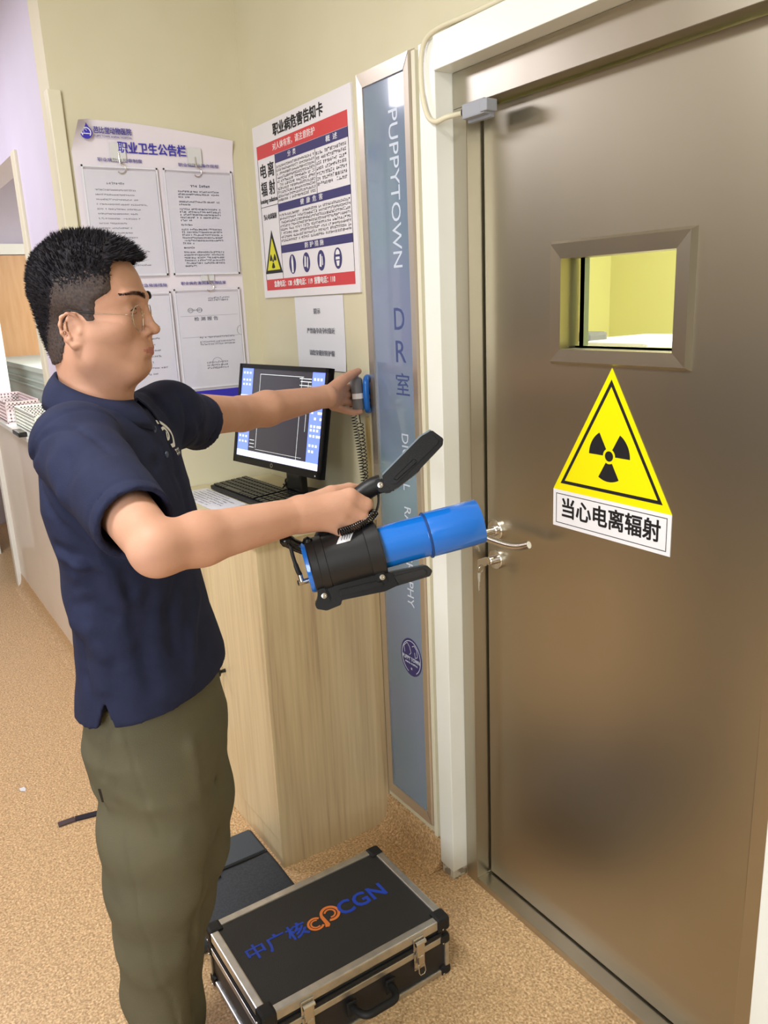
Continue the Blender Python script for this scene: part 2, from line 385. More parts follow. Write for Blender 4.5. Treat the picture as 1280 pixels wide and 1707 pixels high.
# ------------------------------------------------------------------ wall things
def WA(x, z, off=0.0): return frame((x, YA-off, z), (1, 0, 0), (0, 0, 1))
def WB(y, z, off=0.0): return frame((XB+off, y, z), (0, 1, 0), (0, 0, 1))
def on_y(px, py, y):
    v = at(px, py, 1.0)-np.array([0, 0, HC]); t = y/v[1]; return np.array([0, 0, HC])+v*t
def on_z(px, py, z):
    v = at(px, py, 1.0)-np.array([0, 0, HC]); t = (z-HC)/v[2]; return np.array([0, 0, HC])+v*t
def rect(mb, x0, y0, x1, y1, M, z=0.0, t=0.0004, mi=0):
    m0 = mb.M.copy(); mb.M = M; mb.box((x0, y0, z), (x1, y1, z+t), mi); mb.M = m0; return mb
def poly(mb, pts, M, z=0.0, t=0.0004, mi=0):
    m0 = mb.M.copy(); mb.M = M; mb.prism(pts, z, z+t, mi); mb.M = m0; return mb
def ring2(mb, cx, cy, r0, r1, M, z=0.0, t=0.0004, a0=0, a1=360, ky=1.0, n=40, mi=0):
    m0 = mb.M.copy(); mb.M = M; vs = []; fs = []
    for i in range(n+1):
        a = RD(a0+(a1-a0)*i/n)
        for r in (r0, r1):
            for zz in (z, z+t): vs.append((cx+r*cos(a), cy+ky*r*sin(a), zz))
    for i in range(n):
        b = i*4; c = b+4
        fs += [[b+1, c+1, c+3, b+3], [b, b+2, c+2, c], [b, c, c+1, b+1], [b+2, b+3, c+3, c+2]]
    mb.add(vs, fs, mi); mb.M = m0; return mb
def trefoil(mb, cx, cy, R, M, z=0.0, t=0.0004, mi=0):
    n = 14
    circ = [(cx+R*.2*cos(2*pi*i/24), cy+R*.2*sin(2*pi*i/24)) for i in range(24)]
    poly(mb, circ, M, z, t, mi)
    for c in (30, 150, 270):
        pts = [(cx+R*.3*cos(RD(c-30+60*i/n)), cy+R*.3*sin(RD(c-30+60*i/n))) for i in range(n+1)]
        pts += [(cx+R*cos(RD(c+30-60*i/n)), cy+R*sin(RD(c+30-60*i/n))) for i in range(n+1)]
        poly(mb, pts, M, z, t, mi)
def tri(s, cx, by, h=None):
    h = h or s*.866; return [(cx-s/2, by), (cx+s/2, by), (cx, by+h)]

# --- light box sign
LB = thing('light_box_sign', (-1.729, YA, 0.112), 'tall narrow aluminium framed blue-grey sign with vertical white lettering beside steel door', 'sign')
m = MB(); bevel_frame(m, (-1.836, 0.122, -1.605, 2.118), (-1.808, 0.158, -1.633, 2.080), YA, YA-0.016, YA-0.008)
m.build('sign_frame', M_aluframe, LB)
for (x, z, dx, dz) in ((-1.605, 2.118, -1, -1), (-1.605, 0.122, -1, 1)):
    m = MB(); m.add([(x+dx*.004, YA-.0163, z+dz*.006), (x+dx*.028, YA-.0143, z+dz*.037), (x+dx*.028, YA-.0143, z+dz*.0395), (x+dx*.004, YA-.0163, z+dz*.009)], [[0, 1, 2, 3]]); m.build('mitre_joint', M_gink, LB)
MB().box((-1.810, YA-0.009, 0.156), (-1.631, YA-0.003, 2.082)).build('sign_panel', M_panel, LB)
def VT(z, x=-1.689): return frame((x, YA-0.0092, z), (0, 0, -1), (1, 0, 0))
t = MB(); text_geo(t, 'PUPPYTOWN', 0.054, VT(1.832), width=0.354); t.build('vertical_lettering', M_film, LB)
def RL(*a, **k): q = MB(); text_geo(q, *a, **k); q.build('room_lettering', M_filmd, LB)
RL('D', 0.078, frame((-1.692, YA-.0092, 1.530), (1, 0, 0), (0, 0, 1)), width=0.044)
RL('R', 0.078, frame((-1.692, YA-.0092, 1.450), (1, 0, 0), (0, 0, 1)), width=0.044)
RL('室', 0.062, frame((-1.686, YA-.0092, 1.366), (1, 0, 0), (0, 0, 1)), width=0.06)
for a_, z_, w_ in (('DIGITAL', 1.171, .150), ('RADIOGRAPHY', .911, .280)): t = MB(); text_geo(t, a_, 0.042, VT(z_, -1.686), width=w_); t.build('thin_lettering', M_film, LB)
t = MB(); lm = frame((-1.692, YA-.0092, 0.617), (1, 0, 0), (0, 0, 1))
poly(t, [(0.050*cos(a), 0.056*sin(a)) for a in [2*pi*i/48 for i in range(48)]], lm, 0, .0003); t.build('round_emblem', M_navy, LB)
t = MB(); ring2(t, 0, 0, .0425, .0445, lm, .0004, .0003, -60, 250, 1.12)
for pts in ([(-.030, .008), (-.034, .026), (-.018, .040), (-.006, .030), (.0, .014), (-.008, .006)], [(.006, .034), (.016, .040), (.028, .030), (.030, .010), (.020, .004), (.017, .020)]):
    for i in range(len(pts)-1):
        a = Vector((pts[i][0], pts[i][1], 0)); b = Vector((pts[i+1][0], pts[i+1][1], 0)); d = (b-a).normalized(); nn = Vector((-d.y, d.x, 0))*.0009
        poly(t, [(a-nn)[:2], (b-nn)[:2], (b+nn)[:2], (a+nn)[:2]], lm, .0004, .0003)
text_geo(t, 'PUPPY TOWN', .016, frame((-1.692, YA-.0098, 0.611), (1, 0, 0), (0, 0, 1)), width=.082, bold=.0004)
text_geo(t, 'ANIMAL HOSPITAL', .007, frame((-1.692, YA-.0098, 0.598), (1, 0, 0), (0, 0, 1)), width=.06)
text_geo(t, '★', .010, frame((-1.692, YA-.0098, 0.582), (1, 0, 0), (0, 0, 1)))
t.build('emblem_lettering', M_film, LB)
# narrow plastic strip between sign and casing
struct('trim_7', MB().box((-1.604, YA-0.012, 0.10), (-1.590, YA, 2.11), bev=.001), M_ivory)

# --- hazard notice board
PW = thing('hazard_poster', (-2.173, YA, 1.6), 'large white hazard board with red and navy bands and yellow radiation triangle on cream wall', 'poster')
px0, px1, pz0, pz1 = -2.458, -1.872, 1.602, 2.108; W_ = px1-px0; H_ = pz1-pz0
MB().box((px0, YA-0.007, pz0), (px1, YA, pz1), bev=.001).build('backing_board', M_poster, PW)
PM = frame((px0, YA-0.0072, pz0), (1, 0, 0), (0, 0, 1))
def pv(v): return (1-v)*H_
def R_(mb, u0, v0, u1, v1, **k): return rect(mb, u0*W_, pv(v1), u1*W_, pv(v0), PM, **k)
def T_(mb, s, u, v, size, width=None, **k):
    return text_geo(mb, s, size, PM @ Matrix.Translation((u*W_, pv(v), .0006)), width=width, **k)
R_(MB(), .04, .115, .965, .19).build('red_band', M_red, PW); R_(MB(), .04, .890, .965, .955).build('red_band', M_red, PW)
for a_, b_ in ((.192, .24), (.465, .51), (.70, .745)): R_(MB(), .245, a_, .965, b_).build('navy_band', M_navy, PW)
def TX(name, mt, *a, **k): T_q = MB(); T_(T_q, *a, **k); return T_q.build(name, mt, PW)
TX('title_lettering', M_ink, '职业病危害告知卡', .5, .065, .036, .30, bold=.0010)
for a_, u_, v_ in (('电', .098, .268), ('离', .190, .268), ('辐', .098, .368), ('射', .190, .368)): TX('hazard_name', M_ink, a_, u_, v_, .042, .040, bold=.0006, stretch=1.05)
TX('hazard_name_latin', M_ink, 'Ionizing radiation', .142, .43, .019, .116); TX('warning_caption', M_ink, '当心电离辐射', .142, .525, .018, .090)
TX('band_lettering', M_whiteink, '对人体有害，请注意防护', .45, .152, .022, .26); TX('phone_numbers', M_whiteink, '急救电话：120  火警电话：119  报警电话：110', .46, .922, .020, .38, bold=.0006)
for a_ in (('分  类', .43, .216, .017, .05), ('概  述', .82, .216, .017, .06), ('健  康  危  害', .60, .488, .017, .13), ('防 护 措 施', .60, .723, .017, .11)): TX('heading_lettering', M_whiteink, *a_)
rn = random.Random(3); t = MB()
for i in range(10): scribble(t, .252*W_, .655*W_, pv(.262+i*.0205), .0085, PM, rn)
t.build('small_print', M_ink, PW); t = MB()
for i in range(7): scribble(t, .668*W_, .958*W_, pv(.265+i*.026), .0100, PM, rn)
t.build('small_print', M_ink, PW); t = MB()
for i in range(8): scribble(t, .252*W_, .958*W_, pv(.532+i*.0205), .0085, PM, rn)
t.build('small_print', M_ink, PW); t = MB()
R_(t, .04, .19, .043, .89); R_(t, .962, .19, .965, .89); R_(t, .243, .19, .246, .89); R_(t, .04, .462, .245, .465); t.build('ruled_lines', M_ink, PW); t = MB(); R_(t, .66, .24, .663, .465)
t.build('ruled_lines', M_ink, PW)
tm = MB(); c0 = .142*W_; poly(tm, tri(.118, c0, pv(.855), .128), PM, .0, .0005); tm.build('triangle_border', M_ink, PW)
tm = MB(); poly(tm, tri(.088, c0, pv(.835), .094), PM, .0006, .0004); tm.build('triangle_face', M_yellow2, PW)
tm = MB(); trefoil(tm, c0, pv(.780), .023, PM, .0011, .0003); tm.build('trefoil', M_ink, PW)
for i, u in enumerate((.36, .51, .66, .82)):
    cx, cy = u*W_, pv(.815)
    ic = MB(); iw = MB()
    ring2(ic, cx, cy, .0001, .0215, PM, .0, .0004, ky=1.3, n=28)
    if i == 0: poly(iw, [(cx-.005, cy-.024), (cx+.005, cy-.024), (cx+.006, cy+.008), (cx+.002, cy+.024), (cx-.002, cy+.024), (cx-.006, cy+.008)], PM, .0005, .0003)
    elif i == 1: poly(iw, [(cx-.013, cy-.012), (cx-.004, cy-.012), (cx-.001, cy+.016), (cx-.009, cy+.019)], PM, .0005, .0003); poly(iw, [(cx+.002, cy-.012), (cx+.008, cy-.018), (cx+.012, cy+.012), (cx+.007, cy+.016)], PM, .0005, .0003)
    elif i == 2: poly(iw, [(cx-.010, cy-.016), (cx+.001, cy-.018), (cx+.002, cy+.018), (cx-.006, cy+.016)], PM, .0005, .0003); poly(iw, [(cx+.005, cy-.014), (cx+.010, cy-.012), (cx+.009, cy+.010), (cx+.005, cy+.012)], PM, .0005, .0003)
    else:
        ring2(iw, cx, cy+.010, .0001, .011, PM, .0005, .0003, 0, 180, 1.2, 16); poly(iw, [(cx-.009, cy-.006), (cx+.009, cy-.006), (cx+.005, cy-.020), (cx-.005, cy-.020)], PM, .0005, .0003)
        poly(iw, [(cx-.011, cy-.003), (cx+.011, cy-.003), (cx+.010, cy+.004), (cx-.010, cy+.004)], PM, .0009, .0003)
    dsc = ic.build('pictogram', M_navy, PW); iw.build('pictogram_figure', M_whiteink, dsc)


# --- small paper notice
NP = thing('paper_notice', (-2.12, YA, 1.385), 'plain white printed notice taped to wall below the hazard board', 'notice')
m = MB(); NM = frame((-2.262, YA-.0006, 1.388), (1, 0, 0), (0, 0, 1)); nx, nz = 12, 10; vs = []; fs = []
for j in range(nz+1):
    for i in range(nx+1):
        u = i/nx; v = j/nz; vs.append((u*.29, v*.212, .0008+.004*max(0, (.25-v))*u*3))
for j in range(nz):
    for i in range(nx): a = j*(nx+1)+i; fs.append([a, a+1, a+nx+2, a+nx+1])
m.M = NM; m.add(vs, fs); m.build('paper_sheet', M_paper, NP, True)
for a_, x_, y_, w_ in (('提示', .14, .168, .040), ('严禁备孕及孕妇靠近', .155, .112, .165), ('请您穿戴好防护服', .155, .048, .150)):
    t = MB(); text_geo(t, a_, .017, NM @ Matrix.Translation((x_, y_, .0035)), width=w_); t.build('printed_text', M_gink, NP)

# --- bulletin board on the left wall
BB = thing('bulletin_board', (XB, .86, 1.283), 'lilac-white curling notice board sheet with indigo Chinese title on wall behind man', 'notice board')
BY0, BY1, BZ0, BZ1 = .632, 1.122, 1.283, 2.112
m = MB(); nx, nz = 40, 50; vs = []; fs = []
def board_off(u, v):
    d = .002
    c = max(0, (v-.90)/.10)*max(0, (.14-u)/.14); d += .045*c**1.2
    c = max(0, (v-.93)/.07)*max(0, (u-.55)/.45); d += .012*c
    d += .0015*sin(u*9+v*4); return d
for j in range(nz+1):
    for i in range(nx+1):
        u = i/nx; v = j/nz
        zz = BZ0+(BZ1-BZ0)*v - (.032*max(0, (u-.25)/.75)**1.6+.012*max(0, .1-u)*10)*max(0, (v-.85)/.15)
        yy = BY0+(BY1-BY0)*u + .018*max(0, (v-.90)/.10)*max(0, (.14-u)/.14)
        vs.append((XB+board_off(u, v), yy, zz))
for j in range(nz):
    for i in range(nx): a = j*(nx+1)+i; fs.append([a, a+1, a+nx+2, a+nx+1])
m.add(vs, fs); m.build('board_sheet', M_sheet, BB, True)
MB().box((XB+.004, BY0, BZ0), (XB+.0055, BY1, BZ0+.036)).build('indigo_band', M_indigo, BB)
def BM(y, z, off=.0068): return WB(y, z, off)
t = MB(); text_geo(t, '职业卫生公告栏', .034, BM(.866, 2.040), width=.205, bold=.0007); t.build('board_title', M_indigo, BB)
for tx, sz, yy, zz, of, wd_, bo in (('芭比堂动物医院', .019, .752, 2.083, .010, .108, .0004), ('PUPPY TOWN ANIMAL HOSPITAL', .0075, .752, 2.068, .010, .108, 0),
                             ('职业病防治规章制度', .0112, .765, 2.006, .0068, .130, .0003), ('职业病防治操作规程', .0112, 1.005, 2.003, .0068, .130, .0003),
                             ('职业病应急救援措施', .0112, .80, 1.653, .0068, .130, .0003), ('职业病危害因素检测结果', .0112, .985, 1.656, .0068, .150, .0003)):
    t = MB(); text_geo(t, tx, sz, BM(yy, zz, of), width=wd_, bold=bo if zz > 2.07 else 0); t.build('board_lettering', M_violet, BB)
t = MB(); bm_ = BM(.676, 2.075, .014)
poly(t, [(.017*cos(a), .017*sin(a)) if not (60 < math.degrees(a) % 360 < 120) else (.0, .030) for a in [2*pi*i/36 for i in range(36)]], bm_, 0, .0005); t.build('drop_emblem', M_indigo, BB)
t = MB(); ring2(t, 0, 0, .0112, .0138, bm_, .0006, .0003, -40, 220); ring2(t, -.003, .004, .004, .005, bm_, .0006, .0003, 0, 250)
rect(t, -.010, -.004, .010, -.002, bm_, .0006, .0003); t.build('emblem_drawing', M_whiteink, BB)
# plastic sleeves on hooks
def sleeve(y0, y1, z0, z1, label, lines, hook, grp='clear document sleeves hanging on the board'):
    s = thing('document_sleeve', (XB, (y0+y1)/2, z0), label, 'document', grp)
    cx = XB+.009
    MB().box((cx, y0+.006, z0+.006), (cx+.001, y1-.006, z1-.012)).build('paper_sheet', mat('sleeved_paper', (204, 202, 212), .35, rgb2=(199, 197, 208), scale=6, coat=.6, bump=.25, bscale=22), s)
    e = MB(); e.box((cx+.0012, y0, z0), (cx+.0022, y0+.005, z1)).box((cx+.0012, y1-.005, z0), (cx+.0022, y1, z1)).box((cx+.0012, y0, z0), (cx+.0022, y1, z0+.006)).box((cx+.0012, y0, z1-.005), (cx+.0022, y1, z1))
    e.build('sleeve_edge', mat('sleeve_plastic', (214, 214, 222), .12, coat=.8), s)
    rn = random.Random(int(y0*1000+z0*77)); t = MB(); lines(t, WB((y0+y1)/2, (z0+z1)/2, .0102), rn, y1-y0, z1-z0)
    t.build('printed_text', mat('sleeve_print', (92, 92, 106), .6), s)
    if hook:
        hk = thing('adhesive_hook', (XB, hook[0], hook[1]), hook[2], 'hook', 'clear adhesive hooks on the board')
        MB().box((XB+.006, hook[0]-.022, hook[1]-.005), (XB+.0072, hook[0]+.022, hook[1]+.045)).build('adhesive_pad', mat('hook_pad', (206, 206, 206), .15, coat=.6), hk)
        q = MB(); y, z = hook[0], hook[1]
        q.tube([(XB+.009, y, z+.02), (XB+.010, y, z), (XB+.012, y, z-.010)]+[(XB+.013, y+.002+.013*sin(a), z-.024+.014*cos(a)) for a in [RD(x) for x in range(0, 250, 18)]], .0016, 8)
        q.build('wire_hook', M_chrome, hk, True)
def ln_a(t, M, rn, w, h):
    scribble(t, -.045, .02, h*.5-.048, .007, M, rn)
    for i in range(17): scribble(t, -w*.36, -w*.36+rn.uniform(.06, .155), h*.5-.066-i*.0132, .0048, M, rn, 0.8)
def ln_b(t, M, rn, w, h):
    scribble(t, -.03, .045, h*.5-.048, .0075, M, rn, 1.3); y = h*.5-.064
    for n in (3, 2, 5, 1, 6, 1, 6):
        for i in range(n): scribble(t, -w*.32, w*.30 if i < n-1 and n > 1 else -w*.32+.04, y, .0056, M, rn, 1.2); y -= .0082
        y -= .005
def ln_c(t, M, rn, w, h):
    for i in range(12): scribble(t, -w*.3, -w*.3+rn.uniform(.1, .15), h*.5-.05-i*.018, .0058, M, rn, 0.9)
def ln_d(t, M, rn, w, h):
    scribble(t, .0, .075, h*.5-.030, .006, M, rn); scribble(t, .0, .07, h*.5-.037, .006, M, rn)
    for k in range(2): ring2(t, -.062+.030*k, h*.5-.066, .0075, .009, M, .0002, .0003, ky=.8)
    scribble(t, -.068, -.020, h*.5-.066, .006, M, rn)
    text_geo(t, '检 测 报 告', .013, M @ Matrix.Translation((-.012, h*.5-.094, .0004)), width=.080)
    rect(t, -w*.44, h*.5-.084, w*.44, h*.5-.0835, M, .0002, .0002); rect(t, -w*.44, h*.5-.150, w*.44, h*.5-.1495, M, .0002, .0002)
    for q in (.152, .166, .174): scribble(t, -.04, .08, h*.5-q, .006, M, rn)
    ring2(t, .012, h*.5-.235, .017, .0178, M, .0002, .0003)
    for q in (.232, .241, .25): scribble(t, -.025, .05, h*.5-q, .006, M, rn)
    ring2(t, w*.5-.004, h*.5-.135, .015, .0158, M, .0002, .0003, 90, 270)
sleeve(.650, .872, 1.682, 1.990, 'upper left clear sleeve with pale printed list hanging on the notice board', ln_a, (.762, 2.008, 'adhesive wire hook above the upper left sleeve of the notice board'))
sleeve(.889, 1.110, 1.682, 1.991, 'upper right clear sleeve with dense black paragraphs hanging on the notice board', ln_b, (.995, 2.008, 'adhesive wire hook above the upper right sleeve of the notice board'))
sleeve(.652, .873, 1.330, 1.634, 'lower left clear sleeve partly hidden behind the man\'s face', ln_c, None)
sleeve(.883, 1.103, 1.328, 1.640, 'lower right clear sleeve holding test report with round stamps on the notice board', ln_d, (1.000, 1.668, 'adhesive wire hook above the lower right test report sleeve'))

# --- warning sign on the door
WS = thing('radiation_warning_sign', (-1.087, YD, 1.08), 'yellow triangular radiation warning sign with white caption stuck on steel door', 'sign')
DM = frame((-1.087, YD-.0002, 1.163), (1, 0, 0), (0, 0, 1))
m = MB(); poly(m, tri(.310, 0, 0, .269), DM, 0, .0012); m.build('triangle_face', M_yellow, WS)
m = MB()
def tri_ring(mb, o, i, M, z, t):
    for k in range(3):
        a, b = o[k], o[(k+1) % 3]; c, d = i[(k+1) % 3], i[k]; poly(mb, [a, b, c, d], M, z, t)
tri_ring(m, [(-.1335, .0155), (.1335, .0155), (0, .2465)], [(-.1215, .0225), (.1215, .0225), (0, .2325)], DM, .0013, .0003)
m.build('triangle_outline', M_ink, WS)
m = MB(); trefoil(m, -.001, .092, .053, DM, .0013, .0003); m.build('trefoil', M_ink, WS)
m = MB(); rect(m, -.155, -.083, .155, 0, DM, 0, .0012); m.build('caption_plate', M_whiteink, WS)
m = MB()
for a in ((-.146, -.075, .146, -.0735), (-.146, -.0095, .146, -.008), (-.146, -.075, -.1445, -.008), (.1445, -.075, .146, -.008)): rect(m, *a, DM, .0013, .0003)
text_geo(m, '当心电离辐射', .047, DM @ Matrix.Translation((0, -.0415, .0015)), width=.258, bold=.0012); m.build('caption_lettering', M_ink, WS)

# --- door contact sensor and its cable
DS = thing('door_sensor', (-1.415, YF, 1.95), 'small grey box sensor on corner of the steel door frame', 'sensor')
m = MB(); m.box((-1.450, YF-.030, 1.942), (-1.378, YF, 1.972), bev=.003); m.box((-1.388, YF-.033, 1.945), (-1.366, YF-.004, 1.968), bev=.002); m.box((-1.450, YF-.013, 1.936), (-1.378, YF-.002, 1.9425), bev=.001)
m.build('sensor_housing', M_lgrey, DS)
m = MB()
m.M = frame((-1.449, YF-.017, 1.958), (0, 1, 0), (0, 0, 1)) @ Matrix.Rotation(pi, 4, 'Y'); m.lathe([(.010, 0), (.010, .008), (.007, .010)], 20); m.build('cable_gland', M_black, DS, True)
cb = MB(); pts = [(-1.458, YF-.017, 1.958), (-1.478, YA-.012, 1.952), (-1.505, YA-.022, 1.947), (-1.532, YA-.022, 1.962), (-1.549, YA-.022, 2.000), (-1.556, YA-.021, 2.050), (-1.551, YA-.021, 2.092), (-1.532, YA-.020, 2.116), (-1.490, YA-.016, 2.126), (-1.380, YA-.010, 2.125), (-1.200, YA-.010, 2.125), (-.9, YA-.010, 2.125)]
cb.tube(spline(pts, 8), .0055, 12); tag(cb.build('sensor_cable', M_cream, None, True), 'cream cable looping from the door sensor up over the white casing', 'cable')

# ------------------------------------------------------------------ cabinet
CX0, CX1, CY0, CZ = -2.52, -1.852, .795, .982
cab = thing('wooden_cabinet', (-2.186, .98, 0), 'pale ash cabinet in the corner with side panel facing the room', 'cabinet')
m = MB(); m.box((CX1-.018, CY0, .0), (CX1, YA-.004, CZ)); m.build('side_panel', M_wood, cab)
m = MB(); m.box((CX0, CY0+.02, .03), (CX1-.018, YA-.004, CZ)); m.build('carcass', M_wood, cab)
d1 = MB().box((CX0+.33, CY0+.0, .085), (CX1-.0195, CY0+.019, CZ-.003), bev=.001).build('door', M_wood, cab)
d2 = MB().box((CX0+.002, CY0+.0, .085), (CX0+.327, CY0+.019, CZ-.003), bev=.001).build('door', M_wood, cab)
MB().box((CX0, CY0+.004, 0), (CX1-.0195, CY0+.02, .082)).build('plinth', M_wood, cab)
k = MB(); k.M = frame((-2.165, CY0, .508), (1, 0, 0), (0, 0, 1)); k.lathe([(.006, 0), (.005, .012), (.008, .016), (.014, .020), (.015, .025), (.011, .029), (.004, .031)], 24)
k.build('knob', M_blackg, d1, True)
WT = MB(); WT.box((XB+.002, CY0-.014, CZ+.001), (CX1+.012, YA-.002, CZ+.027), bev=.002); ZT = CZ+.027
tag(WT.build('worktop', mat('cream_worktop', (206, 196, 160), .35)), 'cream worktop laid on the ash cabinet', 'worktop')

# ------------------------------------------------------------------ monitor
mc = Vector((-2.115, 1.010, 1.262)); MW, MH = .45, .302
yaw = RD(-82.2); ti = RD(10.7)
mn = Vector((cos(yaw)*cos(ti), sin(yaw)*cos(ti), sin(ti))); mr = Vector((-sin(yaw), cos(yaw), 0)); mu = mn.cross(mr)
mu = mu.normalized()
MO = thing('computer_monitor', (mc.x, mc.y+.03, ZT), 'black flat monitor showing imaging software standing on cabinet worktop', 'monitor')
MF = Matrix(((mr.x, mu.x, mn.x, mc.x), (mr.y, mu.y, mn.y, mc.y), (mr.z, mu.z, mn.z, mc.z), (0, 0, 0, 1)))
m = MB(); m.M = MF; b = .013; bb = .022
for a in ((-MW/2, -MH/2, MW/2, -MH/2+bb), (-MW/2, MH/2-b, MW/2, MH/2), (-MW/2, -MH/2, -MW/2+b, MH/2), (MW/2-b, -MH/2, MW/2, MH/2)):
    m.box((a[0], a[1], -.016), (a[2], a[3], 0))
m.box((-MW/2, -MH/2, -.020), (MW/2, MH/2, -.004)); m.box((-MW*.36, -MH*.36, -.05), (MW*.36, MH*.36, -.02), bev=.01)
m.build('monitor_housing', M_black, MO)
SX0, SX1, SY0, SY1 = -MW/2+b, MW/2-b, -MH/2+bb, MH/2-b
def scr(name, mt, rects, z=-.0035, t=.0004):
    q = MB()
    for r in rects: rect(q, r[0], r[1], r[2], r[3], MF, z, t)
    return q.build(name, mt, MO)
sd = mat('screen_dark', (52, 50, 58), .25, emit=.55); sb = mat('screen_blue', (108, 130, 226), .25, emit=1.0); sl = mat('screen_pale', (206, 208, 246), .25, emit=1.05); sw = mat('screen_lines', (205, 212, 214), .25, emit=.9)
sW = SX1-SX0; sH = SY1-SY0
def SU(u0, v0, u1, v1): return (SX0+u0*sW, SY1-v1*sH, SX0+u1*sW, SY1-v0*sH)
scr('screen', sd, [SU(0, 0, 1, 1)], -.0042)
scr('screen_sidebar', sb, [SU(0, 0, .145, .93)], -.0037); scr('screen_sidebar', sb, [SU(.855, .0, 1, .93)], -.0037)
scr('screen_taskbar', sl, [SU(0, .93, 1, 1)], -.0037); 
q = [SU(.0, .30, .14, .37)]; rn = random.Random(5)
for r_ in (.04, .12, .17, .52, .58, .64, .70, .76, .82):
    for c_ in (.02, .06, .10): q.append(SU(c_, r_, c_+.02, r_+.022))
for r_ in (.06, .40, .46, .54, .58, .64, .74, .80):
    for c_ in (.875, .91, .945, .97): 
        if rn.random() < .8: q.append(SU(c_, r_, c_+.02, r_+.026))
scr('screen_icons', sl, q, -.0032)
q = [SU(.24, .055, .76, .060), SU(.24, .055, .2425, .885), SU(.74, .055, .7425, .93), SU(.24, .90, .8, .903), SU(.815, .1, .8175, .62)]
for r_ in (.07, .10, .14, .20): q.append(SU(.71+.02*rn.random(), r_, .85, r_+.008))
for r_ in (.80, .84, .88): q.append(SU(.16, r_, .22, r_+.006))
scr('screen_drawing', sw, q, -.0034)
m = MB(); ring2(m, 0, 0, .0045, .006, MF @ Matrix.Translation((-.01, -MH/2+bb*.5, .0006))); m.build('maker_badge', M_alu, MO)
m = MB(); m.M = MF @ Matrix.Translation((MW/2-.02, -MH/2+.008, 0)); m.lathe([(.002, 0), (.002, .001)], 12)
m.build('power_light', M_whiteink, MO)
m = MB(); bx, by = mc.x-.0, mc.y+.050
m.box((bx-.045, by-.014, ZT+.012), (bx+.045, by+.012, 1.27), bev=.005); m.build('monitor_neck', M_blackg, MO)
m = MB(); m.prism([(bx+.12*cos(a), by+.038+.055*sin(a)) for a in [2*pi*i/40 for i in range(40)]], ZT+.0005, ZT+.013); m.build('monitor_base', M_black, MO)
q = MB(); q.tube(spline([(bx-.03, by-.01, ZT+.07), (bx-.08, by, ZT+.045), (bx-.13, by+.03, ZT+.01), (bx-.2, by+.05, ZT+.006)], 6), .003, 8)
q.tube(spline([(bx-.03, by-.012, ZT+.06), (bx-.09, by-.01, ZT+.02), (bx-.12, by-.03, ZT+.006), (bx-.06, by-.05, ZT+.012)], 6), .0025, 8)
q.build('monitor_cable', M_rubber, MO, True)

# ------------------------------------------------------------------ keyboard
KB = thing('keyboard', (-2.24, .975, ZT), 'black computer keyboard lying on the worktop in front of the monitor', 'keyboard')
KM = frame((-2.43, .905, ZT+.006), (1, .045, 0), (-.045, 1, .06))
m = MB(); m.M = KM; m.box((0, 0, -.002), (.42, .132, .012), bev=.004); m.build('keyboard_body', M_black, KB)
m = MB(); m.M = KM
for r_ in range(6):
    y0_ = .008+r_*.0198
    xs = [.012+i*.0186 for i in range(15)]+[.298+i*.0186 for i in range(0)]
    for i, x_ in enumerate(xs):
        if r_ == 0 and 3 < i < 10:
            if i == 4: m.box((x_, y0_, .012), (x_+.108, y0_+.0165, .0175), bev=.0015)
            continue
        m.box((x_, y0_, .012), (x_+.0160, y0_+.0165, .0175), bev=.0015)
    for i in range(5):
        m.box((.302+i*.0215, y0_, .012), (.302+i*.0215+.018, y0_+.0165, .0175), bev=.0015)
m.build('keycaps', M_blackg, KB)['kind'] = 'stuff'
PS = thing('paper_form', (-2.3, .86, ZT), 'handwritten white form lying at the left of the keyboard', 'paper')
pm = frame((-2.46, .800, ZT+.0008), (1, .03, 0), (-.03, 1, 0)); m = MB(); rect(m, 0, 0, .297, .105, pm, 0, .0012); m.build('paper_sheet', M_paper, PS)
t = MB(); rn = random.Random(9)
for i in range(7): scribble(t, .02+.02*rn.random(), .2+.07*rn.random(), .012+i*.0135, .007, pm @ Matrix.Translation((0, 0, .0015)), rn, .7)
t.build('handwriting', M_gink, PS)

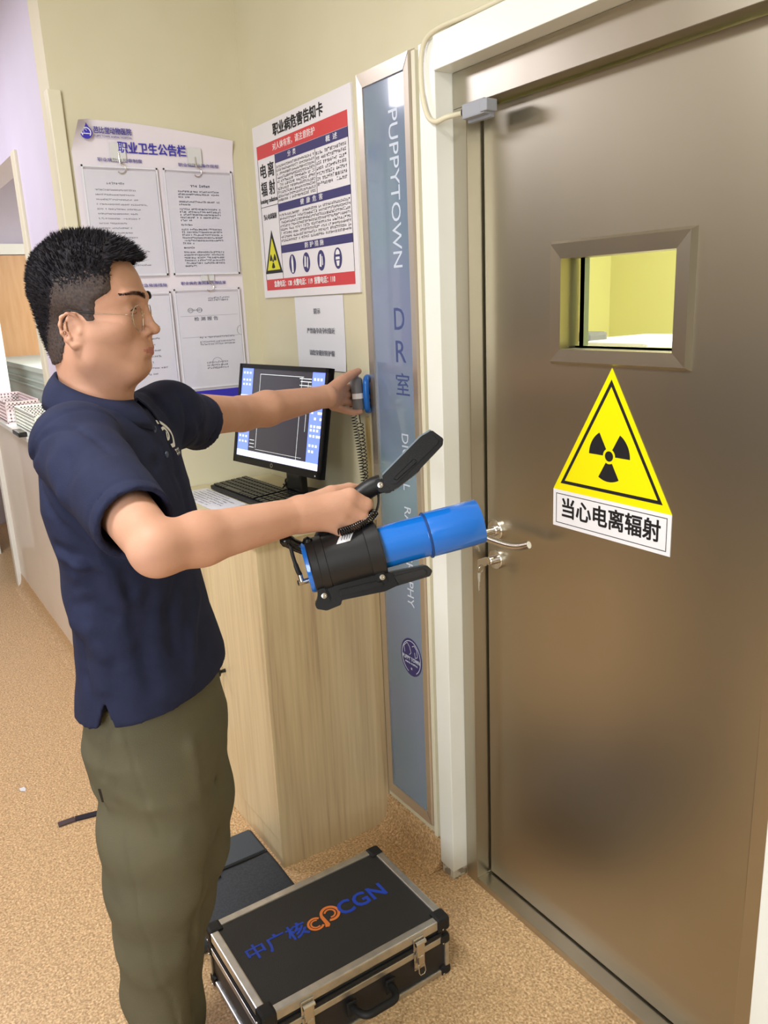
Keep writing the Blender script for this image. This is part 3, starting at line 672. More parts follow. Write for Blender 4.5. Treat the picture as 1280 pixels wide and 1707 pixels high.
# ------------------------------------------------------------------ exposure switch and holder on the wall
HS = thing('switch_holder', (-1.868, YA, 1.30), 'blue plastic clip holder fixed to wall beside the sign', 'holder')
m = MB(); m.box((-1.868, YA-.006, 1.295), (-1.839, YA, 1.372), bev=.002)
m.tube(spline([(-1.848, YA-.004, 1.376), (-1.834, YA-.022, 1.382), (-1.818, YA-.036, 1.372), (-1.814, YA-.040, 1.34), (-1.818, YA-.036, 1.305), (-1.834, YA-.022, 1.294), (-1.848, YA-.004, 1.298)], 6), .0085, 12)
m.build('clip', M_dblue, HS, True, 40)
def hand_switch(cx, cy, z0, h, r, label, m_body, tiltx=0.0, lab=True):
    o = thing('hand_switch', (cx, cy, z0), label, 'hand switch')
    b_ = MB(); b_.M = Matrix.Translation((cx, cy, z0)) @ Matrix.Rotation(tiltx, 4, 'Y'); b_.lathe([(r*.75, 0), (r, .006), (r, h-.008), (r*.8, h-.002), (r*.55, h)], 28); b_.build('switch_body', m_body, o, True)
    b_ = MB(); b_.M = Matrix.Translation((cx, cy, z0)) @ Matrix.Rotation(tiltx, 4, 'Y') @ Matrix.Translation((0, 0, h)); b_.lathe([(r*.45, 0), (r*.45, .008), (r*.3, .011)], 20); b_.build('push_button', M_lgrey, o, True)
    if lab:
        b_ = MB(); b_.M = Matrix.Translation((cx, cy, z0)) @ Matrix.Rotation(tiltx, 4, 'Y')
        a0, a1 = RD(-85), RD(35); n = 14; rr = r+.0006; vs = []; fs = []
        for i in range(n+1):
            a = a0+(a1-a0)*i/n; vs += [(rr*cos(a), rr*sin(a), h*.36), (rr*cos(a), rr*sin(a), h*.52)]
        for i in range(n): fs.append([2*i, 2*i+2, 2*i+3, 2*i+1])
        b_.add(vs, fs); b_.build('switch_label', M_whiteink, o, True)
    return o
SW1 = np.array([-1.834, 1.117]); hand_switch(SW1[0], SW1[1], 1.297, .088, .0165, 'grey cylindrical hand switch with white label held in raised left hand', M_grey, RD(-4))
SW2 = np.array([-1.893, 1.135]); hand_switch(SW2[0], SW2[1], 1.300, .060, .013, 'dark red hand switch hanging behind the grey one', mat('dark_red_plastic', (92, 34, 34), .4), 0)
def helix(path, r, turns, wire, n=14):
    P = [np.array(p) for p in spline(path, 24)]; L = [0]
    for i in range(1, len(P)): L.append(L[-1]+np.linalg.norm(P[i]-P[i-1]))
    tot = L[-1]; out = []; N = int(turns*n)
    t0 = Vector(P[1]-P[0]).normalized(); nr = t0.orthogonal().normalized()
    for k in range(N+1):
        s = tot*k/N; i = min(max(np.searchsorted(L, s)-1, 0), len(P)-2); f = (s-L[i])/(L[i+1]-L[i]+1e-9)
        c = Vector(P[i]*(1-f)+P[i+1]*f); t = Vector(P[i+1]-P[i]).normalized(); nr = (nr-t*nr.dot(t)).normalized(); b_ = t.cross(nr); a = 2*pi*k/n
        out.append(tuple(c+nr*(r*cos(a))+b_*(r*sin(a))))
    return out
def cord(start, straight, end, mid, turns, label, r=.0072, wire=.0012):
    q = MB(); q.tube(spline([start, straight], 3), wire, 8); q.tube(helix([straight, mid, end], r, turns, wire), wire, 6)
    tag(q.build('coiled_cord', M_rubber, None, True), label, 'cord', 'coiled cords of the hand switches')
cord((SW1[0], SW1[1], 1.298), (SW1[0]-.003, 1.122, 1.262), (-1.858, 1.140, ZT+.004), (-1.845, 1.134, 1.14), 24, 'looser coiled black cord hanging straight down below the grey hand switch')
cord((SW2[0], SW2[1], 1.301), (SW2[0], 1.135, 1.286), (-1.872, 1.150, ZT+.004), (-1.880, 1.145, 1.14), 34, 'tighter coiled black cord slanting from behind the raised hand')
# brown cable channel on the wall by the sign
struct('trim_8', MB().box((-1.880, YA-.006, ZT), (-1.866, YA, 1.27)), mat('aged_tape', (196, 178, 128), .6, rgb2=(168, 146, 92), scale=30, stretch=(1, 1, .3)))
# ------------------------------------------------------------------ flight case
KX0, KX1, KY0, KY1, KH = -1.597, -1.280, .473, .957, .160
FC = thing('flight_case', ((KX0+KX1)/2, (KY0+KY1)/2, 0), 'black flight case with aluminium edges and blue and orange lid lettering on floor', 'case')
zl = .112
m = MB(); m.box((KX0+.006, KY0+.006, .004), (KX1-.006, KY1-.006, zl-.006)); m.build('case_body', mat('black_case_panel', (30, 28, 28), .45, bump=.3, bscale=500), FC)
lid = MB().box((KX0+.006, KY0+.006, zl-.004), (KX1-.006, KY1-.006, KH-.003)).build('lid', mat('black_lid_panel', (32, 32, 31), .5, bump=.3, bscale=500), FC)
def rails(z0, z1, w):
    q = MB()
    q.box((KX0, KY0+.02, z0), (KX0+w, KY1-.02, z1), bev=.003); q.box((KX1-w, KY0+.02, z0), (KX1, KY1-.02, z1), bev=.003)
    q.box((KX0+.02, KY0, z0), (KX1-.02, KY0+w, z1), bev=.003); q.box((KX0+.02, KY1-w, z0), (KX1-.02, KY1, z1), bev=.003); return q
rails(KH-.024, KH, .020).build('lid_edging', M_alu, lid)
rails(zl+.002, zl+.012, .008).build('lid_rim', M_rubber, lid)
rails(zl-.018, zl, .009).build('body_edging', M_alu, FC); rails(.003, .017, .012).build('base_edging', M_alu, FC)
for x in (KX0, KX1):
    for y in (KY0, KY1):
        sx = 1 if x == KX0 else -1; sy = 1 if y == KY0 else -1
        q = MB(); q.box((min(x, x+sx*.012), min(y, y+sy*.012), .02), (max(x, x+sx*.012), max(y, y+sy*.012), zl-.018), bev=.003); q.build('corner_post', M_alu, FC)
for x in (KX0, KX1):
    for y in (KY0, KY1):
        sx = 1 if x == KX0 else -1; sy = 1 if y == KY0 else -1
        for (z0, z1, par) in ((KH-.034, KH+.003, lid), (zl-.024, zl+.001, FC), (0, .024, FC)):
            q = MB(); ex = .003; L_ = .034 if z1 > KH else .026
            q.box((min(x-sx*ex, x+sx*L_), min(y-sy*ex, y+sy*L_), z0), (max(x-sx*ex, x+sx*L_), max(y-sy*ex, y+sy*L_), z1), bev=.0075)
            for (dx, dy) in ((.020, -.0035), (-.0035, .020)):
                for zz in ([z0+.010] if z1 > KH else [z0+.008]):
                    c = Vector((x+sx*dx, y+sy*dy, zz)); q.box(c-Vector((.0022,)*3), c+Vector((.0022,)*3), 1, bev=.001)
            q.build('corner_guard', [M_rubber, M_chrome], par)
def LM(x, y): return frame((x, y, KH-.0028), (0, 1, 0), (-1, 0, 0))
lx = -1.452
t = MB(); text_geo(t, '中广核', .050, LM(lx, .592), width=.150, bold=.0012)
M_cb = mat('case_blue_print', (24, 62, 168), .45); M_co = mat('case_orange_print', (214, 118, 52), .45); t.build('lid_lettering', M_cb, lid); t = MB()
text_geo(t, 'CGN', .062, LM(lx, .822), width=.128, bold=.0016); t.build('lid_lettering', M_cb, lid)
t = MB(); em = LM(lx, .715)
for r0, r1, a0, a1 in ((.0155, .021, 40, 320), (.0095, .0135, 50, 300)): ring2(t, -.024, -.004, r0, r1, em, 0, .0004, a0, a1, 1.0)
for r0, r1, a0, a1 in ((.018, .025, -120, 180), (.0105, .015, -110, 150)): ring2(t, .020, .006, r0, r1, em, 0, .0004, a0, a1, 1.0)
poly(t, [(-.006, .008), (.002, .012), (.004, -.024), (-.002, -.030), (-.010, -.026), (-.006, -.016)], em, .0, .0005)
t.build('lid_emblem', M_co, lid)
# latches and carrying handle on the near long side
for yy in (.868, .575):
    q = MB(); X = KX1
    q.box((X, yy-.016, zl+.004), (X+.004, yy+.016, KH-.010), bev=.0015); q.box((X, yy-.015, zl-.050), (X+.003, yy+.015, zl-.004), bev=.001)
    q.tube([(X+.009, yy-.014, KH-.020), (X+.009, yy+.014, KH-.020)], .0055, 14); q.box((X+.003, yy-.011, zl-.012), (X+.010, yy+.011, KH-.018), bev=.002)
    q.box((X+.004, yy-.008, zl-.034), (X+.012, yy+.008, zl-.008), bev=.003)
    q.tube([(X+.010, yy-.008, zl-.030), (X+.013, yy-.009, zl-.050), (X+.013, yy-.005, zl-.058), (X+.013, yy+.005, zl-.058), (X+.013, yy+.009, zl-.050), (X+.010, yy+.008, zl-.030)], .0013, 8)
    q.build('latch', M_chrome, FC)
hd = MB(); hx = KX1+.012; hd.box((KX1, .668, .044), (KX1+.007, .694, .082), bev=.003); hd.build('handle_bracket', M_rubber, FC); hd = MB(); hd.box((KX1, .772, .044), (KX1+.007, .798, .082), bev=.003); hd.build('handle_bracket', M_rubber, FC)
hd = MB(); hd.tube(spline([(KX1+.004, .682, .066), (KX1+.030, .686, .069), (KX1+.046, .700, .071), (KX1+.048, .733, .072), (KX1+.046, .766, .071), (KX1+.030, .780, .069), (KX1+.004, .784, .066)], 6), .0085, 14)
hd.build('carrying_handle', M_rubber, FC, True, 50)

# soft bag behind the case
BG = thing('laptop_bag', (-1.87, .66, 0), 'flat dark grey fabric bag lying between the cabinet and the case', 'bag')
m = MB(); m.box((-2.03, .46, .001), (-1.68, .775, .042), bev=.014); m.build('bag_body', M_bagf, BG, True, 60)
m = MB(); m.box((-2.018, .475, .040), (-1.905, .764, .048), bev=.003); m.build('pocket', mat('bag_pocket_fabric', (66, 72, 78), .8, bump=.3, bscale=300), BG)
m = MB(); m.tube(spline([(-1.90, .470, .044), (-1.90, .60, .045), (-1.898, .70, .045), (-1.90, .768, .040)], 6), .004, 8); m.tube([(-2.026, .772, .026), (-1.85, .7755, .026), (-1.684, .772, .026)], .004, 8); m.build('piping', M_rubber, BG, True)
m = MB().box((-1.90, .585, .044), (-1.872, .615, .052), bev=.003); m.build('buckle', M_rubber, BG)
m = MB(); P = [on_z(97, 1374, .006), on_z(125, 1364, .006), on_z(172, 1352, .006), on_z(210, 1336, .006)]
for i in range(3):
    a = Vector(P[i]); b = Vector(P[i+1]); d = (b-a).normalized(); n_ = Vector((-d.y, d.x, 0))*.012
    m.add([a-n_-Vector((0, 0, .005)), a+n_-Vector((0, 0, .005)), b+n_-Vector((0, 0, .005)), b-n_-Vector((0, 0, .005)), a-n_, a+n_, b+n_, b-n_], [[0, 1, 2, 3], [4, 5, 6, 7], [0, 1, 5, 4], [1, 2, 6, 5], [2, 3, 7, 6], [3, 0, 4, 7]], 1 if i == 0 else 0)
tag(m.build('strap', [mat('black_webbing', (30, 26, 38), .7), mat('brown_strap_tip', (74, 58, 62), .6)]), 'black strap with a brownish tip lying on floor behind the legs', 'strap')
m = MB(); c = on_z(38, 1316, .002); m.M = frame(c, (1, .3, 0), (-.3, 1, 0)); m.prism([(-.014, -.006), (.004, -.010), (.020, 0), (.006, .008), (-.010, .010)], 0, .0015)
tag(m.build('paper_scrap', M_paper), 'tiny white paper scrap lying on the floor', 'scrap')

# ------------------------------------------------------------------ corridor beyond the wall end
struct('trim_10', MB().box((-3.45, YC-.012, 1.04), (-3.38, YC+.11, 2.17), bev=.004), M_ivory)
struct('trim_11', MB().box((-5.12, YC-.03, 0), (-5.05, YC+.10, 2.17), bev=.004), M_white)
struct('trim_12', MB().box((-5.16, YC-.01, 0), (-5.125, YC+.02, 2.17), bev=.003), M_chrome)
tag(MB().box((-5.06, YC-.045, 1.032), (-2.66, YC+.19, 1.055), bev=.003).build('service_counter', M_white), 'white counter top running along the corridor half wall', 'counter')
tag(MB().box((-6.4, YC+.23, 0.0), (-4.30, YC+.60, 1.27), bev=.004).box((-6.43, YC+.21, 1.27), (-4.27, YC+.62, 1.30), bev=.004).box((-6.4, YC+.215, 1.18), (-4.30, YC+.24, 1.19)).box((-6.4, YC+.215, 1.215), (-4.30, YC+.24, 1.225)).build('consulting_cabinet', M_greylaq), 'pale grey-green cabinet block behind the corridor counter', 'cabinet')
def basket(x0, y0, x1, y1, z, h, mt, label):
    o = MB(); t_ = .003
    def wall(a, b):
        a = Vector(a); b = Vector(b); L_ = (b-a).length; d = (b-a).normalized(); n_ = Vector((-d.y, d.x, 0))
        nx_ = max(3, int(L_/.016)); nz_ = 5; cw = L_/nx_; ch = h/nz_
        for i in range(nx_+1):
            p = a+d*(i*cw); o.add([p-d*.003+Vector((0, 0, z)), p+d*.003+Vector((0, 0, z)), p+d*.003+Vector((0, 0, z+h)), p-d*.003+Vector((0, 0, z+h)), p-d*.003+n_*t_+Vector((0, 0, z)), p+d*.003+n_*t_+Vector((0, 0, z)), p+d*.003+n_*t_+Vector((0, 0, z+h)), p-d*.003+n_*t_+Vector((0, 0, z+h))],
                  [[0, 1, 2, 3], [4, 5, 6, 7], [0, 1, 5, 4], [1, 2, 6, 5], [2, 3, 7, 6], [3, 0, 4, 7]])
        for j in range(nz_+1):
            q_ = z+j*ch; e = .0035 if 0 < j < nz_ else .007
            o.add([a+Vector((0, 0, q_-e)), b+Vector((0, 0, q_-e)), b+Vector((0, 0, q_+e)), a+Vector((0, 0, q_+e)), a+n_*t_+Vector((0, 0, q_-e)), b+n_*t_+Vector((0, 0, q_-e)), b+n_*t_+Vector((0, 0, q_+e)), a+n_*t_+Vector((0, 0, q_+e))],
                  [[0, 1, 2, 3], [4, 5, 6, 7], [0, 1, 5, 4], [1, 2, 6, 5], [2, 3, 7, 6], [3, 0, 4, 7]])
    wall((x0, y0, 0), (x1, y0, 0)); wall((x1, y0, 0), (x1, y1, 0)); wall((x1, y1, 0), (x0, y1, 0)); wall((x0, y1, 0), (x0, y0, 0))
    o.box((x0, y0, z), (x1, y1, z+.003)); tag(o.build('storage_basket', mt), label, 'basket')
basket(-4.30, .64, -3.78, .80, 1.0625, .085, M_basket, 'white perforated basket on the corridor counter behind the shoulder')
basket(-5.02, .62, -4.42, .78, 1.0625, .095, M_pbasket, 'pinkish perforated basket at the far end of the corridor counter')
tag(MB().box((-4.02, .575, 1.056), (-3.86, .612, 1.078), bev=.005).build('remote_control', M_blackg), 'small black box lying on the counter in front of the white basket', 'remote')
# rooms seen through the hatch and past the half wall
struct('wall_consulting', MB().box((-9, 3.0, 0), (-2.98, 3.08, 2.7)), M_lilac)
struct('wall_divider', MB().box((-6.9, YC+.1, 0), (-6.8, 3.0, 2.7)), M_lilac)
od = thing('wooden_door', (-6.78, 1.5, 0), 'honey coloured wooden door far behind the counter with papers on it', 'door')
MB().box((-6.795, .96, 0), (-6.75, 1.76, 2.02)).build('door_leaf', M_orange, od)
MB().box((-6.745, 1.28, 1.35), (-6.742, 1.50, 1.66)).box((-6.745, 1.52, 1.38), (-6.742, 1.70, 1.62)).build('posted_paper', M_paper, od)
m = MB(); m.box((-6.80, .88, 0), (-6.735, .955, 2.09)).box((-6.80, 1.765, 0), (-6.735, 1.84, 2.09)).box((-6.80, .88, 2.025), (-6.735, 1.84, 2.10)); m.build('door_frame', M_white, od)
wn = thing('window_1', (-6.79, 2.2, 1.0), None, None); wn['kind'] = 'structure'
MB().box((-6.80, 1.92, .9), (-6.745, 1.98, 2.25)).box((-6.80, 2.55, .9), (-6.745, 2.60, 2.25)).box((-6.80, 1.92, 2.2), (-6.745, 2.60, 2.25)).box((-6.80, 1.92, .9), (-6.745, 2.60, .95)).build('window_frame', M_white, wn)
MB().box((-6.79, 1.98, .95), (-6.78, 2.55, 2.2)).build('window_pane', mat('daylight_pane', (250, 252, 255), .4, emit=3.0), wn)
fd = thing('door_2', (-6.0, .45, 0), None, None); fd['kind'] = 'structure'
struct('wall_end', MB().box((-6.0, .42, 0), (-5.9, YC, 2.7)), M_white)
MB().box((-5.9, .44, .02), (-5.87, .595, 2.0)).build('door_leaf', M_white, fd)
MB().box((-5.87, .53, .95), (-5.83, .55, 1.12), bev=.004).build('door_handle', M_black, fd)
# scan room furniture glimpsed through the sight window
tb = thing('imaging_table', (-2.0, 2.3, 0), 'white imaging table seen through the sight window of the steel door', 'table')
MB().box((-2.10, 2.15, 1.34), (-1.73, 2.6, 1.412), bev=.02).build('table_top', M_whiteink, tb)
MB().box((-2.0, 2.25, 0), (-1.8, 2.45, 1.34), bev=.02).build('column', M_white, tb)
MB().box((-2.09, 2.16, 1.40), (-1.99, 2.26, 1.440), bev=.012).build('control_head', M_grey, tb)
# ------------------------------------------------------------------ radiation probe held in the right hand
K_ = .000875
C0 = at(517, 945, 1.160); C1 = at(799, 868.5, 1.185)
ax = Vector(C1-C0); LEN = ax.length; ax.normalize(); tow = Vector(-FW); upv = ax.cross(tow)*-1
upv = tow.cross(ax).normalized(); tow = ax.cross(upv).normalized()
if upv.z < 0: upv = -upv; tow = -tow
RP = thing('radiation_meter', tuple(C0), 'blue and black cylindrical radiation probe with hinged black display held by man', 'radiation meter')
PF = Matrix(((upv.x, tow.x, ax.x, C0[0]), (upv.y, tow.y, ax.y, C0[1]), (upv.z, tow.z, ax.z, C0[2]), (0, 0, 0, 1)))   # local x up, y towards viewer, z along axis
def PL(name, prof, mt, seg=64): 
    q = MB(); q.M = PF; q.lathe(prof, seg); return q.build(name, mt, RP, True, 30)
PL('rear_cap', [(.030, -.006), (.0365, -.006), (.0375, -.004), (.0375, .006)], M_blue)
PL('probe_body', [(.0375, .0), (.0395, .002), (.0395, .012), (.0408, .013), (.0408, .024), (.0395, .025), (.0395, .084), (.0410, .085), (.0412, .104), (.0395, .106), (.033, .1065)], mat('matt_black_coating', (30, 30, 32), .38, bump=.1, bscale=1200))
PL('blue_sleeve', [(.0312, .103), (.0312, .182), (.028, .183)], M_blue)
q = MB(); q.M = PF
prof = [(.0325, .174), (.0335, .176), (.0335, LEN-.001), (.0330, LEN), (.0318, LEN), (.0315, LEN-.03), (.0001, LEN-.03)]
q.lathe(prof, 64, cap=False); q.build('end_sleeve', M_blue, RP, True, 30)
q = MB(); q.M = PF; q.lathe([(.0337, .1745), (.0345, .1755), (.0345, .1775), (.0337, .1785)], 64); q.build('sleeve_ring', mat('dark_seam', (16, 62, 120), .4), RP, True)
# side frames: local (s along axis, v up)
SF = Matrix(((ax.x, upv.x, tow.x, C0[0]), (ax.y, upv.y, tow.y, C0[1]), (ax.z, upv.z, tow.z, C0[2]), (0, 0, 0, 1)))
if SF.to_3x3().determinant() < 0:
    SF = Matrix(((ax.x, upv.x, -tow.x, C0[0]), (ax.y, upv.y, -tow.y, C0[1]), (ax.z, upv.z, -tow.z, C0[2]), (0, 0, 0, 1)))
def bprism(mb, pts, z0, z1, bev, M, mi=0):
    bm = bmesh.new(); A = [bm.verts.new((x, y, z0)) for x, y in pts]; B = [bm.verts.new((x, y, z1)) for x, y in pts]; n = len(pts)
    bm.faces.new(A[::-1]); bm.faces.new(B)
    for i in range(n): bm.faces.new([A[i], A[(i+1) % n], B[(i+1) % n], B[i]])
    if bev: bmesh.ops.bevel(bm, geom=bm.edges[:], offset=bev, segments=2, affect='EDGES', clamp_overlap=True)
    bmesh.ops.triangulate(bm, faces=[f for f in bm.faces if len(f.verts) > 4])
    bm.verts.ensure_lookup_table(); m0 = mb.M.copy(); mb.M = M
    mb.add([v.co.copy() for v in bm.verts], [[v.index for v in f.verts] for f in bm.faces], mi); mb.M = m0; bm.free(); return mb
def px(l): return [(a*K_, b*K_) for a, b in l]
q = MB(); bprism(q, px([(3, -38), (0, -52), (-8, -60), (-7, -68), (8, -75), (33, -72), (36, -64), (108, -70), (132, -66), (128, -44), (114, -40)]), -.020, .020, .0010, SF); bprism(q, px([(36, -47), (108, -50), (108, -60), (36, -58)]), -.024, .024, .001, SF)
q.build('cradle_rail', M_black, RP)
q = MB(); bprism(q, px([(116, -66), (130, -67), (187, -66), (193, -58), (186, -47), (128, -43), (114, -46)]), -.017, .017, .0010, SF); bprism(q, px([(126, -50), (178, -50), (184, -57), (180, -62), (132, -62)]), -.020, .020, .001, SF)
q.build('front_foot', mat('smooth_black', (34, 34, 36), .3), RP)
q = MB(); bprism(q, px([(2, -36), (16, -36), (20, -60), (2, -60)]), -.024, .024, .002, SF); q.build('clamp_lug', M_black, RP); q = MB(); bprism(q, px([(98, -36), (114, -36), (118, -56), (98, -56)]), -.024, .024, .002, SF); q.build('clamp_lug', M_black, RP)
sgn = 1 if Vector(SF.col[2][:3]).dot(Vector(-FW)) > 0 else -1
for (s_, v_) in ((10, -50), (109, -46)):
    q = MB(); q.M = SF @ Matrix.Translation((s_*K_, v_*K_, sgn*.024)) @ (Matrix.Identity(4) if sgn > 0 else Matrix.Rotation(pi, 4, 'X')); q.lathe([(.0042, 0), (.0040, .0015), (.0018, .0018), (.0016, .0008)], 18); q.build('screw', M_chrome, RP, True)
# white rating label on the body
q = MB(); q.M = PF; vs = []; fs = []; n = 8; rr = .0399
for i in range(n+1):
    a = RD(22+34*i/n); sh = -.014*i/n
    vs += [(rr*cos(a), rr*sin(a), .046+sh+.012), (rr*cos(a), rr*sin(a), .066+sh+.012)]
for i in range(n): fs.append([2*i, 2*i+1, 2*i+3, 2*i+2])
q.add(vs, fs); q.build('rating_label', M_whiteink, RP)
q = MB(); q.M = PF
for k in range(4):
    vs = []; rr = .0401
    for i in range(5):
        a = RD(28+22*i/4); sh = -.014*(i*.65+.7)/5.5
        vs += [(rr*cos(a), rr*sin(a), .060+sh+k*.0038), (rr*cos(a), rr*sin(a), .0612+sh+k*.0038)]
    q.add(vs, [[2*i, 2*i+1, 2*i+3, 2*i+2] for i in range(4)])
q.build('label_print', M_gink, RP)
# handle
def A3(l): return [tuple(at(*p)) for p in l]
q = MB(); q.tube(spline(A3([(636, 806, 1.185), (620, 812, 1.185), (598, 828, 1.185), (572, 856, 1.18), (548, 882, 1.175), (538, 900, 1.17)]), 6), .0125, 18, flat=1.15); q.build('grip', M_black, RP, True, 60)
q = MB(); q.tube(spline(A3([(545, 898, 1.17), (528, 908, 1.165), (510, 914, 1.16), (492, 909, 1.155), (477, 900, 1.15)]), 8), [.0105]*8+[.0095]*12+[.009]*8+[.0095]*4+[.009], 14)
c = at(477, 901, 1.150); q.M = Matrix.Translation(c); q.lathe([(.001, -.0098), (.006, -.008), (.0092, -.003), (.0095, .002), (.0075, .006), (.003, .0092), (.0005, .0098)], 20); q.build('handle_arm', M_blackg, RP, True, 60)
q = MB(); c = at(513, 904, 1.15); q.M = Matrix.Translation(c); q.lathe([(.001, -.0085), (.006, -.006), (.0085, 0), (.006, .006), (.001, .0085)], 20); q.build('clamp_knob', M_blackg, RP, True)
q = MB(); q.tube(spline(A3([(484, 911, 1.138), (489, 930, 1.138), (496, 950, 1.140), (500, 958, 1.142)]), 5), [.0028]*8+[.0036]*8, 10); q.build('signal_cable', M_rubber, RP, True)
q = MB(); q.tube(A3([(499.5, 957, 1.142), (503, 969, 1.143)]), .0036, 14); q.tube(A3([(497, 972, 1.143), (518, 966, 1.150)]), .0042, 14); q.build('connector', M_chrome, RP, True)
# hinge and display unit
IF = lambda px_, py_, d: Matrix(((RT[0], UP[0], -FW[0], at(px_, py_, d)[0]), (RT[1], UP[1], -FW[1], at(px_, py_, d)[1]), (RT[2], UP[2], -FW[2], at(px_, py_, d)[2]), (0, 0, 0, 1)))
def IP(l, d, cx=640, cy=800): k = d/FPX; return [((a-cx)*k, -(b-cy)*k) for a, b in l]
q = MB(); D = 1.158
bprism(q, IP([(641, 805), (637, 793), (702, 727), (720, 717), (739, 731), (738, 742), (701, 779), (700, 784), (664, 812), (652, 818)], D), -.078, 0, .0009, IF(640, 800, D)); bprism(q, IP([(652, 808), (645, 799), (712, 732), (722, 725), (732, 734), (730, 740), (662, 806)], D), -.081, .0025, .0010, IF(640, 800, D)); DU = q.build('display_unit', M_black, RP)
q = MB(); bprism(q, IP([(636.5, 789.5), (700, 725), (717, 714.8), (719.5, 717), (701, 728), (638, 793)], D), -.072, -.006, .0006, IF(640, 800, D)); q.build('display_glass', mat('display_glass', (120, 132, 140), .06, coat=1.0), DU)
q = MB(); bprism(q, IP([(655, 798), (690, 764), (696, 770), (661, 801)], D), .002, .0040, .001, IF(640, 800, D)); q.build('side_cover', M_black, DU)
q = MB(); bprism(q, IP([(622, 803), (633, 795), (648, 803), (660, 814), (654, 820), (640, 822), (628, 818)], D), -.050, -.012, .003, IF(640, 800, D)); q.build('hinge', M_black, RP)
q = MB(); q.M = IF(634, 808, D-.0) @ Matrix.Translation((0, 0, -.012)); q.lathe([(.0044, 0), (.0042, .002), (.002, .0024), (.0016, .0012)], 18); q.build('hinge_screw', M_chrome, RP, True)
q = MB(); q.tube(spline(A3([(630, 818, 1.18), (631, 835, 1.175), (628, 850, 1.17), (625, 853, 1.165)]), 6), .0019, 8)
q.tube(helix(A3([(625, 853, 1.160), (612, 868, 1.150), (590, 880, 1.140), (566, 888, 1.130)]), .0054, 19, .002), .0011, 7); q.build('coiled_cable', M_blackg, RP, True)

# ------------------------------------------------------------------ signed-distance modelling of the figure
class Space:
    def __init__(s, O, X, Y, Z, sc=1.0): s.O = np.array(O, float); s.R = np.array([X, Y, Z], float); s.sc = sc
    def loc(s, P): return ((P-s.O) @ s.R.T)/s.sc
    def wp(s, p): return s.O+(np.array(p, float)*s.sc) @ s.R
class SDF:
    def __init__(s): s.ops = []; s.post = None
    def _add(s, mode, fn, c, r, k): s.ops.append((mode, fn, np.array(c, float), r, k)); return s
    def ell(s, sp, c, r, k=.01, mode='u', rot=None):
        c = np.array(c, float); r = np.array(r, float); Rm = None if rot is None else np.array(Matrix.Rotation(rot[0], 3, rot[1])).T
        def fn(P):
            q = sp.loc(P)-c
            if Rm is not None: q = q @ Rm.T
            a = np.linalg.norm(q/r, axis=1)+1e-9; b = np.linalg.norm(q/(r*r), axis=1)+1e-9
            return a*(a-1)/b*sp.sc
        return s._add(mode, fn, sp.wp(c), max(r)*sp.sc, k)
    def cone(s, sp, a, b, ra, rb, k=.01, mode='u', sq=None):
        """tapered capsule; sq=(dir, factor) flattens it along dir"""
        a = np.array(a, float); b = np.array(b, float); ab = b-a; L2 = max(ab @ ab, 1e-12)
        if sq is not None: sd_ = np.array(sq[0], float); sd_ = sd_/np.linalg.norm(sd_); sf = sq[1]
        def fn(P):
            q = sp.loc(P)-a; t = np.clip(q @ ab/L2, 0, 1); e = q-t[:, None]*ab
            if sq is not None: e = e+np.outer(e @ sd_, sd_)*(1/sf-1)
            d = np.linalg.norm(e, axis=1)-(ra+(rb-ra)*t)
            return d*sp.sc*(1 if sq is None else min(1, sf))
        c = (a+b)/2; return s._add(mode, fn, sp.wp(c), (math.sqrt(L2)/2+max(ra, rb))*sp.sc, k)
    def chain(s, sp, pts, rad, k=.006, k2=.004, mode='u', sq=None):
        for i in range(len(pts)-1): s.cone(sp, pts[i], pts[i+1], rad[i], rad[i+1], k if i == 0 else k2, mode, sq)
        return s
    def fun(s, fn, c, r, k=.01, mode='u'): return s._add(mode, fn, c, r, k)
    def ev(s, P):
        c = (P.min(0)+P.max(0))/2; br = np.linalg.norm(P.max(0)-c)
        d = np.full(len(P), .5); 
        for mode, fn, oc, orad, k in s.ops:
            if np.linalg.norm(oc-c) > orad+br+2.5*k+.05: continue
            e = fn(P)
            if mode == 'u':
                if k > 0: h = np.clip(.5+.5*(d-e)/k, 0, 1); d = d*(1-h)+e*h-k*h*(1-h)
                else: d = np.minimum(d, e)
            elif mode == 's':
                h = np.clip(.5-.5*(d+e)/k, 0, 1); d = d*(1-h)+(-e)*h+k*h*(1-h)
            elif mode == 'i': d = np.maximum(d, e)
        if s.post is not None: d = s.post(P, d)
        return d
